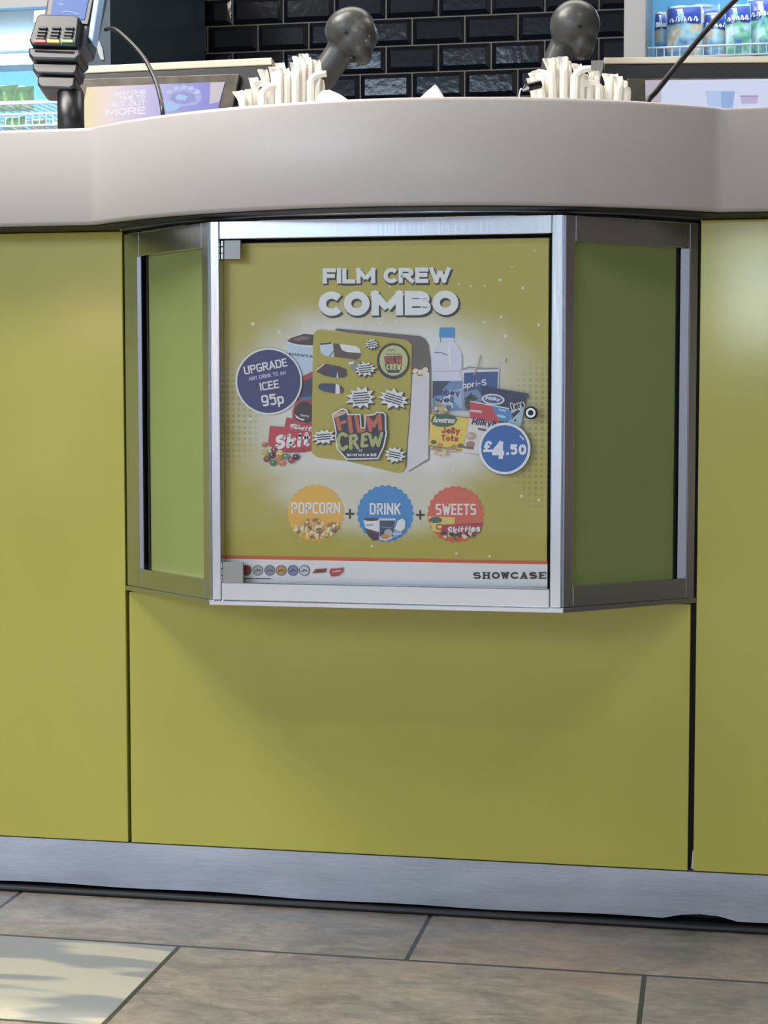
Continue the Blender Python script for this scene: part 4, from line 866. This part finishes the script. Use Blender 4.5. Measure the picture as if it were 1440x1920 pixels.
for x, y in ((322, 178), (335, 171), (349, 169), (362, 171), (374, 178)): a.many([ell(x, y, 6, 4.5, n=12)], (176, 186, 234)); a.n -= .9
g2 = a.build('screen_picture', s1)
def glow_parts(o, k):
    for i, m in enumerate(o.data.materials):
        c = m.node_tree.nodes['Principled BSDF'].inputs['Base Color'].default_value[:]
        key = 'screen_'+m.name
        if key not in MATS:
            mm = bpy.data.materials.new(key); mm.use_nodes = True; p = mm.node_tree.nodes['Principled BSDF']; p.inputs['Base Color'].default_value = (.02, .02, .02, 1)
            p.inputs['Emission Color'].default_value = c; p.inputs['Emission Strength'].default_value = k; MATS[key] = mm
        o.data.materials[i] = MATS[key]
glow_parts(g, .95); glow_parts(g2, .9)
t2, pl2, s2 = till('till display with pale blue cup screen at the right end of the worktop', YT, [(1132, 120), (1500, 117), (1500, 250), (1132, 240)], 12, [(1176, 150), (1500, 148), (1500, 240), (1186, 232)], [(1210, 154), (1500, 151), (1500, 230), (1212, 225)], emis('pale_screen', flat_em((206, 214, 240), .95)), .1)
a = Art(lambda x, y, o: pl2(x, y, .0114+o), step=.0002)
a.poly([(1210, 154), (1240, 153.6), (1240, 226), (1212, 225)], (186, 176, 190)); glow_parts(a.build('screen_margin', s2), .9)
a = Art(lambda x, y, o: pl2(x, y, .0116+o), step=.0002); a.poly([(1322, 174), (1378, 174), (1373, 208), (1328, 208)], (172, 196, 234)); a.poly([(1352, 176), (1378, 175), (1373, 208), (1352, 208)], (142, 170, 222)); glow_parts(a.build('cup_picture', s2), .9)
a = Art(lambda x, y, o: pl2(x, y, .0118+o), step=.0002); a.poly([(1388, 183), (1421, 183), (1419, 198), (1390, 198)], (188, 172, 212)); a.stroke([(1388, 184), (1421, 184)], 2, (160, 130, 180))
glow_parts(a.build('tub_picture', s2), .9)
c = pl2(1118, 116); bm = bmesh.new(); prism(bm, [pl2(*p, -.002) for p in ((1108, 113), (1131, 112), (1131, 126), (1124, 150), (1110, 150))], Vector((0, .02, 0))); obj('side_bracket', bm, mat('grey_bracket', (150, 150, 148), rough=.4, metal=.4), t2)

# ------------------------------------------------------------------ card reader on its pole
YC = .20
cr = thing('card_reader', 'black card payment terminal on a pole at the left', 'card terminal', (at(124, 238, YC).x, YC+.03, ZT1))
n = Vector((0, -1, .42)).normalized(); P0 = at(120, 70, YC)
def pc(x, y, o=0): return atp(x, y, P0, n)+n*o
def slabp(name, pts, front, depth, m, parent=cr, bev=.002):
    bm = bmesh.new(); prism(bm, [pc(x, y, front) for x, y in pts], -n*depth); return obj(name, bm, m, parent, bevel=bev)
M_slate = mat('slate_side_plastic', (60, 66, 78), rough=.35)
slabp('body', [(96, -50), (190, -50), (160, 84), (142, 92), (72, 84)], 0, .045, M_slate, bev=.004)
slabp('screen_bezel', [(98, -48), (186, -48), (166, 48), (86, 44)], .003, .0028, M_gloss, bev=.001)
slabp('screen', [(108, -36), (175, -36), (160, 40), (95, 38)], .0042, .001, emis('blue_lit_screen', flat_em((78, 124, 206), .95)))
a = Art(lambda x, y, o: pc(x, y, .0046+o), step=.0002); a.stroke([(113, 10), (120, 12)], 3, (120, 160, 224)); a.stroke([(118, 27), (128, 24), (150, 30)], 2, (120, 160, 224)); glow_parts(a.build('screen_lettering', cr), .9)
slabp('side_trim', [(182, -50), (194, -50), (174, 78), (165, 70)], .001, .022, mat('pale_blue_trim', (156, 190, 232), rough=.35))
hood = slabp('keypad_hood', [(78, 44), (84, 40), (150, 42), (157, 47), (153, 80), (151, 100), (66, 97), (63, 88)], .020, .022, M_blackp, bev=.004)
kb = [(82, 66), (108, 69), (136, 69)]
M_key = mat('black_key', (40, 42, 46), rough=.5)
for r_, y in enumerate((66, 73, 79, 85)):
    for c_ in range(3):
        x0 = 82+c_*25-r_*1.4; slabp('key', [(x0, y), (x0+16, y+.4), (x0+15.5, y+4.4), (x0-.5, y+4)], .0235, .0034, M_key, bev=.0006)
for x0, c_ in ((73, (196, 62, 66)), (98, (226, 190, 70)), (124, (112, 168, 84))):
    slabp('function_key', [(x0, 90), (x0+22, 90.6), (x0+23, 96), (x0+1, 95.4)], .0236, .0034, mat('key_%d' % x0, c_, rough=.35), bev=.0006)
slabp('chin', [(58, 98), (155, 100), (158, 112), (148, 122), (66, 120), (58, 112)], .014, .040, M_blackp, bev=.004)
slabp('slot_block', [(63, 121), (149, 123), (146, 138), (140, 143), (70, 141), (63, 134)], .006, .034, M_blackp, bev=.003)
slabp('card_slot', [(72, 104), (146, 107), (145, 110.5), (71, 107.5)], .0146, .002, mat('slot_black', (6, 6, 7), rough=.9), bev=0)
slabp('swivel_mount', [(71, 143), (142, 145), (140, 162), (132, 167), (76, 165), (70, 158)], .002, .04, M_blackp, bev=.003)
pb_, pt_ = at(124, 238, YC), pc(124, 160, -.02)
bm = bmesh.new(); tube(bm, [(pt_.x, pt_.y, ZT1+.004), (pt_.x, pt_.y, pt_.z)], .0205, 26); po = obj('pole', bm, M_blackp, cr, smooth=False)
for f_ in po.data.polygons:
    if len(f_.vertices) == 4: f_.use_smooth = True
bm = bmesh.new(); tube(bm, [(pt_.x, pt_.y, ZT1+.0003), (pt_.x, pt_.y, ZT1+.006)], .045, 28); obj('pole_base', bm, M_blackp, cr)
# cables
M_cable = mat('black_cable', (22, 22, 24), rough=.35)
q0 = pc(190, 40, -.022)
bm = bmesh.new(); tube(bm, bez([q0, at(215, 55, .20), at(245, 80, .17), at(272, 112, .14), at(291, 150, .11), at(301, 185, .085), at(305, 212, .065), Vector((at(306, 240, .06).x, .07, ZT1+.004))], 8), .0033, 10)
obj('reader_cable', bm, M_cable, cr, smooth=True)
pr = [at(1432, -40, .14), at(1385, -6, .14), at(1330, 50, .13), at(1270, 122, .10), at(1230, 172, .075), at(1215, 190, .065)]
pr.append(Vector((pr[-1].x-.006, .06, ZT1+.0042)))
bm = bmesh.new(); tube(bm, bez(pr, 8), .0040, 10)
tag(obj('cable', bm, M_cable, None, smooth=True), 'black cable slanting up across the right till display', 'cable')

# ------------------------------------------------------------------ lit display fridges behind the counter
M_int = mat('pale_blue_liner', (105, 186, 232), rough=.5)
M_wire = mat('white_wire', (226, 234, 240), rough=.4)
M_head = mat('grey_cabinet', (150, 150, 149), rough=.5)
M_teal = mat('dark_teal_cabinet', (44, 60, 70), rough=.4)
def lamp_mat(name, rgb, k):
    return emis(name, flat_em(rgb, k))
M_tube = lamp_mat('fridge_tube_lit', (205, 238, 255), 34)
def fridge(label, x0, x1, y0, y1, ox0, ox1, oz0, oz1, side_mat, head_mat):
    t = thing('display_fridge', label, 'fridge', ((x0+x1)/2, (y0+y1)/2, 0)); H = 2.05; th = .03
    bxo('side_wall', x0, y0, .0, ox0, y1, H, side_mat, t); bxo('side_wall', ox1, y0, 0, x1, y1, H, side_mat, t)
    bxo('header', ox0, y0, oz1, ox1, y1, H, head_mat, t); bxo('plinth', ox0, y0, 0, ox1, y1, oz0, head_mat, t)
    bxo('back_liner', ox0, y1-.04, oz0, ox1, y1, oz1, M_int, t)
    return t
def wire_shelf(t, x0, x1, y0, y1, z, lip, pitch=.022, name='wire_shelf'):
    bm = bmesh.new(); n_ = int((x1-x0)/pitch)
    for i in range(n_+1):
        x = x0+.003+(x1-x0-.006)*i/n_; tube(bm, [(x, y1, z), (x, y0, z), (x, y0, z+lip)], .0016, 5)
    for zz in (z, z+lip): tube(bm, [(x0, y0, zz), (x1, y0, zz)], .0028, 6)
    for yy in (y1, (y0+y1)/2): tube(bm, [(x0, yy, z-.002), (x1, yy, z-.002)], .0025, 6)
    return obj(name, bm, M_wire, t)
def bag_mat(name, cols, nscale=22, emitless=True):
    m = bpy.data.materials.new(name); m.use_nodes = True; nt = m.node_tree; p = nt.nodes['Principled BSDF']
    tc = nt.nodes.new('ShaderNodeTexCoord'); nz = nt.nodes.new('ShaderNodeTexNoise'); nz.inputs['Scale'].default_value = nscale; nz.inputs['Detail'].default_value = 4; nt.links.new(tc.outputs['Object'], nz.inputs['Vector'])
    r = nt.nodes.new('ShaderNodeValToRGB'); nt.links.new(nz.outputs['Fac'], r.inputs[0]); e_ = r.color_ramp.elements
    for i, (pos, c) in enumerate(cols):
        q = e_[i] if i < 2 else e_.new(pos); q.position = pos; q.color = (*lin(c), 1)
    nt.links.new(r.outputs[0], p.inputs['Base Color']); p.inputs['Roughness'].default_value = .28; p.inputs['Coat Weight'].default_value = .4
    return m
def pillow(bm, w, h, t, nx=9, nz=12, z0=0, z1=1):
    for sgn in (-1, 1):
        g_ = []
        for j in range(nz+1):
            v = j/nz; row = []
            for i in range(nx+1):
                u = i/nx; d = (max(0, math.sin(math.pi*u))**.45)*(max(0, math.sin(math.pi*v))**.4)*t/2
                row.append(bm.verts.new(((u-.5)*w*(1-.03*math.sin(math.pi*v)), sgn*(d+.0004)+.002*math.sin(9*u+5*v)*sgn, v*h)))
            g_.append(row)
        for j in range(nz):
            for i in range(nx): bm.faces.new((g_[j][i], g_[j][i+1], g_[j+1][i+1], g_[j+1][i]))
    bmesh.ops.remove_doubles(bm, verts=bm.verts, dist=.0012)
def bag(name, label, cat, loc, w, h, t, m, band=None, rz=0, ry=0, rx=0, seed=0, grp=None):
    o = thing(name, label, cat, loc, grp)
    bm = bmesh.new(); pillow(bm, w, h, t); b = obj('bag_film', bm, m, o, smooth=True); b.matrix_parent_inverse = Matrix()
    if band:
        bm = bmesh.new()
        def fr(u, v): return Vector(((u-.5)*w*.97, -(max(0, math.sin(math.pi*u))**.45)*(max(0, math.sin(math.pi*v))**.4)*t/2-.0016, v*h))
        g_ = [[bm.verts.new(fr(.03+.94*i/10, v)) for i in range(11)] for v in (.66, .72, .78, .84, .90, .95)]
        for j in range(5):
            for i in range(10): bm.faces.new((g_[j][i], g_[j][i+1], g_[j+1][i+1], g_[j+1][i]))
        k_ = obj('printed_band', bm, band, o, smooth=True); k_.matrix_parent_inverse = Matrix()
        rnd = random.Random(seed); bm = bmesh.new(); x = .1
        while x < .86:
            hh = rnd.uniform(.05, .09); P = [fr(x, .70)+Vector((0, -.002, 0)), fr(x+.04, .70+hh)+Vector((0, -.002, 0)), fr(x+.08, .70+hh*.6)+Vector((0, -.002, 0)), fr(x+.07, .69)+Vector((0, -.002, 0)), fr(x+.12, .72)+Vector((0, -.002, 0))]
            tube(bm, bez(P, 3), .0016, 5); x += .17
        s_ = obj('printed_script', bm, mat('white_ink', (240, 244, 248), rough=.5), o); s_.matrix_parent_inverse = Matrix()
    o.rotation_euler = (rx, ry, rz)
    return o
# left fridge
YL = 1.70
lx1 = at(207, 60, YL).x; lox1 = at(150, 60, YL).x; lx0 = at(-420, 60, YL).x
lz1 = at(40, 16, YL).z
fl_ = fridge('bright blue lit display fridge behind the card terminal', lx0, lx1, YL, 2.5, lx0+.04, lox1, .25, lz1, M_teal, M_head)
bm = bmesh.new(); tube(bm, [(lx0+.06, YL+.42, lz1-.035), (lox1-.10, YL+.42, lz1-.035)], .014, 12); obj('lamp_tube', bm, M_tube, fl_)
bxo('glass_door', lx0+.045, YL-.012, .26, lox1-.002, YL-.006, lz1-.004, M_glass, fl_)
bxo('door_seal', lx0+.045, YL-.013, lz1-.006, lox1-.002, YL-.002, lz1-.0005, mat('blue_seal', (60, 120, 160), rough=.5), fl_)
hp = at(184, 95, YL); bm = bmesh.new(); prism(bm, [at(x, y, YL-.004) for x, y in ((180, 80), (186, 76), (192, 92), (195, 112), (189, 112), (184, 100))], Vector((0, .003, 0))); obj('door_catch', bm, mat('grey_bracket', (150, 150, 148)), fl_)
sp = [at(x, y, YL-.0155) for x, y in ((64, 20), (86, 18), (85, 42), (63, 42))]
bm = bmesh.new(); prism(bm, sp, Vector((0, .003, 0))); obj('price_sticker', bm, mat('pale_sticker', (196, 204, 208), rough=.6), fl_)
zsh = at(40, 194, YL+.1).z; zs2 = at(40, 236, YL+.06).z
wire_shelf(fl_, lx0+.045, at(92, 192, YL+.1).x+.10, YL+.10, YL+.60, zsh, .004)
wire_shelf(fl_, lx0+.045, at(95, 236, YL+.06).x+.10, YL+.06, YL+.60, zs2, at(40, 214, YL+.06).z-zs2, .018, 'wire_basket')
M_sal = bag_mat('salad_bag', [(.36, (58, 130, 40)), (.62, (206, 226, 150)), (.5, (122, 178, 60)), (.7, (240, 244, 232))], 30)
M_veg = bag_mat('mixed_veg_bag', [(.34, (80, 150, 60)), (.68, (242, 240, 228)), (.5, (226, 232, 170)), (.58, (232, 190, 140))], 34)
kx = (YL+.2-CAM.y)/F
for i, (x, y, w_, h_, m_, lb) in enumerate(((8, 194, 44, 32, M_sal, 'leafy green bag at the frame edge on the upper fridge shelf'), (40, 194, 40, 30, M_sal, 'leafy green bag nearest the card terminal on the upper fridge shelf'))):
    p = at(x, y, YL+.2); bag('salad_bag', lb, 'bag', (p.x, YL+.22, zsh+.003), w_*kx, at(x, y-h_, YL+.22).z-zsh, .05, m_, grp='bags in the blue fridge')
for i, (x, y, w_, h_, m_, lb) in enumerate(((10, 214, 44, 30, M_sal, 'green bag at the frame edge in the lower wire basket'), (44, 214, 34, 28, M_veg, 'pale mixed bag in the middle of the lower wire basket'), (72, 214, 30, 26, M_veg, 'pale orange-flecked bag nearest the card terminal in the lower basket'))):
    p = at(x, y, YL+.2); bag('vegetable_bag', lb, 'bag', (p.x, YL+.26+.04*i, zs2+.004), w_*kx, (at(x, 204, YL+.12).z-zs2), .05, m_, grp='bags in the blue fridge')
# right freezer
YR = 2.00
rx0 = at(1170, 60, YR).x; rox0 = at(1210, 60, YR).x; rx1 = at(1800, 60, YR).x
fr_ = fridge('grey framed display freezer of bagged food at the upper right', rx0, rx1, YR, 2.53, rox0, rx1-.04, .25, 2.0, M_head, M_head)
bm = bmesh.new(); tube(bm, [(rox0+.03, YR+.06, 1.96), (rx1-.08, YR+.06, 1.96)], .014, 12); obj('lamp_tube', bm, M_tube, fr_)
bxo('glass_door', rox0+.001, YR-.012, .26, rx1-.042, YR-.006, 1.99, M_glass, fr_)
zf = at(1300, 106, YR+.05).z; zl = at(1330, 86, YR+.05).z
wire_shelf(fr_, rox0+.004, rx1-.045, YR+.05, YR+.45, zf, zl-zf, .019, 'wire_basket')
M_frz = bag_mat('frozen_bag', [(.32, (70, 140, 196)), (.66, (236, 244, 246)), (.48, (168, 214, 232)), (.56, (226, 196, 150))], 26)
M_frg = bag_mat('frozen_green_bag', [(.32, (50, 110, 180)), (.66, (236, 246, 246)), (.46, (120, 196, 150)), (.54, (190, 226, 236))], 26)
M_band = mat('blue_print_band', (40, 66, 160), rough=.35, coat=.3)
kf = (YR+.1-CAM.y)/F
for i, (xa, xb, yt, yy, m_, lb, ry_) in enumerate(((1227, 1254, 22, .15, M_frz, 'frozen food bag half hidden at the left corner of the freezer basket', 0), (1250, 1318, 10, .11, M_frz, 'wide blue banded frozen bag second from the left in the freezer basket', -.02), (1316, 1366, 24, .16, M_frz, 'low frozen bag with orange food crossed by the black cable', .02), (1362, 1412, 8, .12, M_frg, 'green flecked frozen bag right of the slanting cable', -.05), (1406, 1466, -6, .16, M_frg, 'frozen bag cut off by the right frame edge', -.05), (1290, 1345, 8, .24, M_frz, 'frozen bag behind the wide blue banded bag', .03), (1462, 1520, -4, .12, M_frz, 'frozen bag beyond the right frame edge', 0))):
    if xa >= 1440: continue
    yy += .045
    pa, pb2, ptop = at(xa, 90, YR+yy), at(xb, 90, YR+yy), at((xa+xb)/2, yt, YR+yy)
    bag('frozen_bag', lb, 'bag', ((pa.x+pb2.x)/2, YR+yy, zf+.004), (pb2.x-pa.x), ptop.z-zf-.004, .045, m_, M_band, ry=ry_, seed=i, grp='frozen bags in the basket')
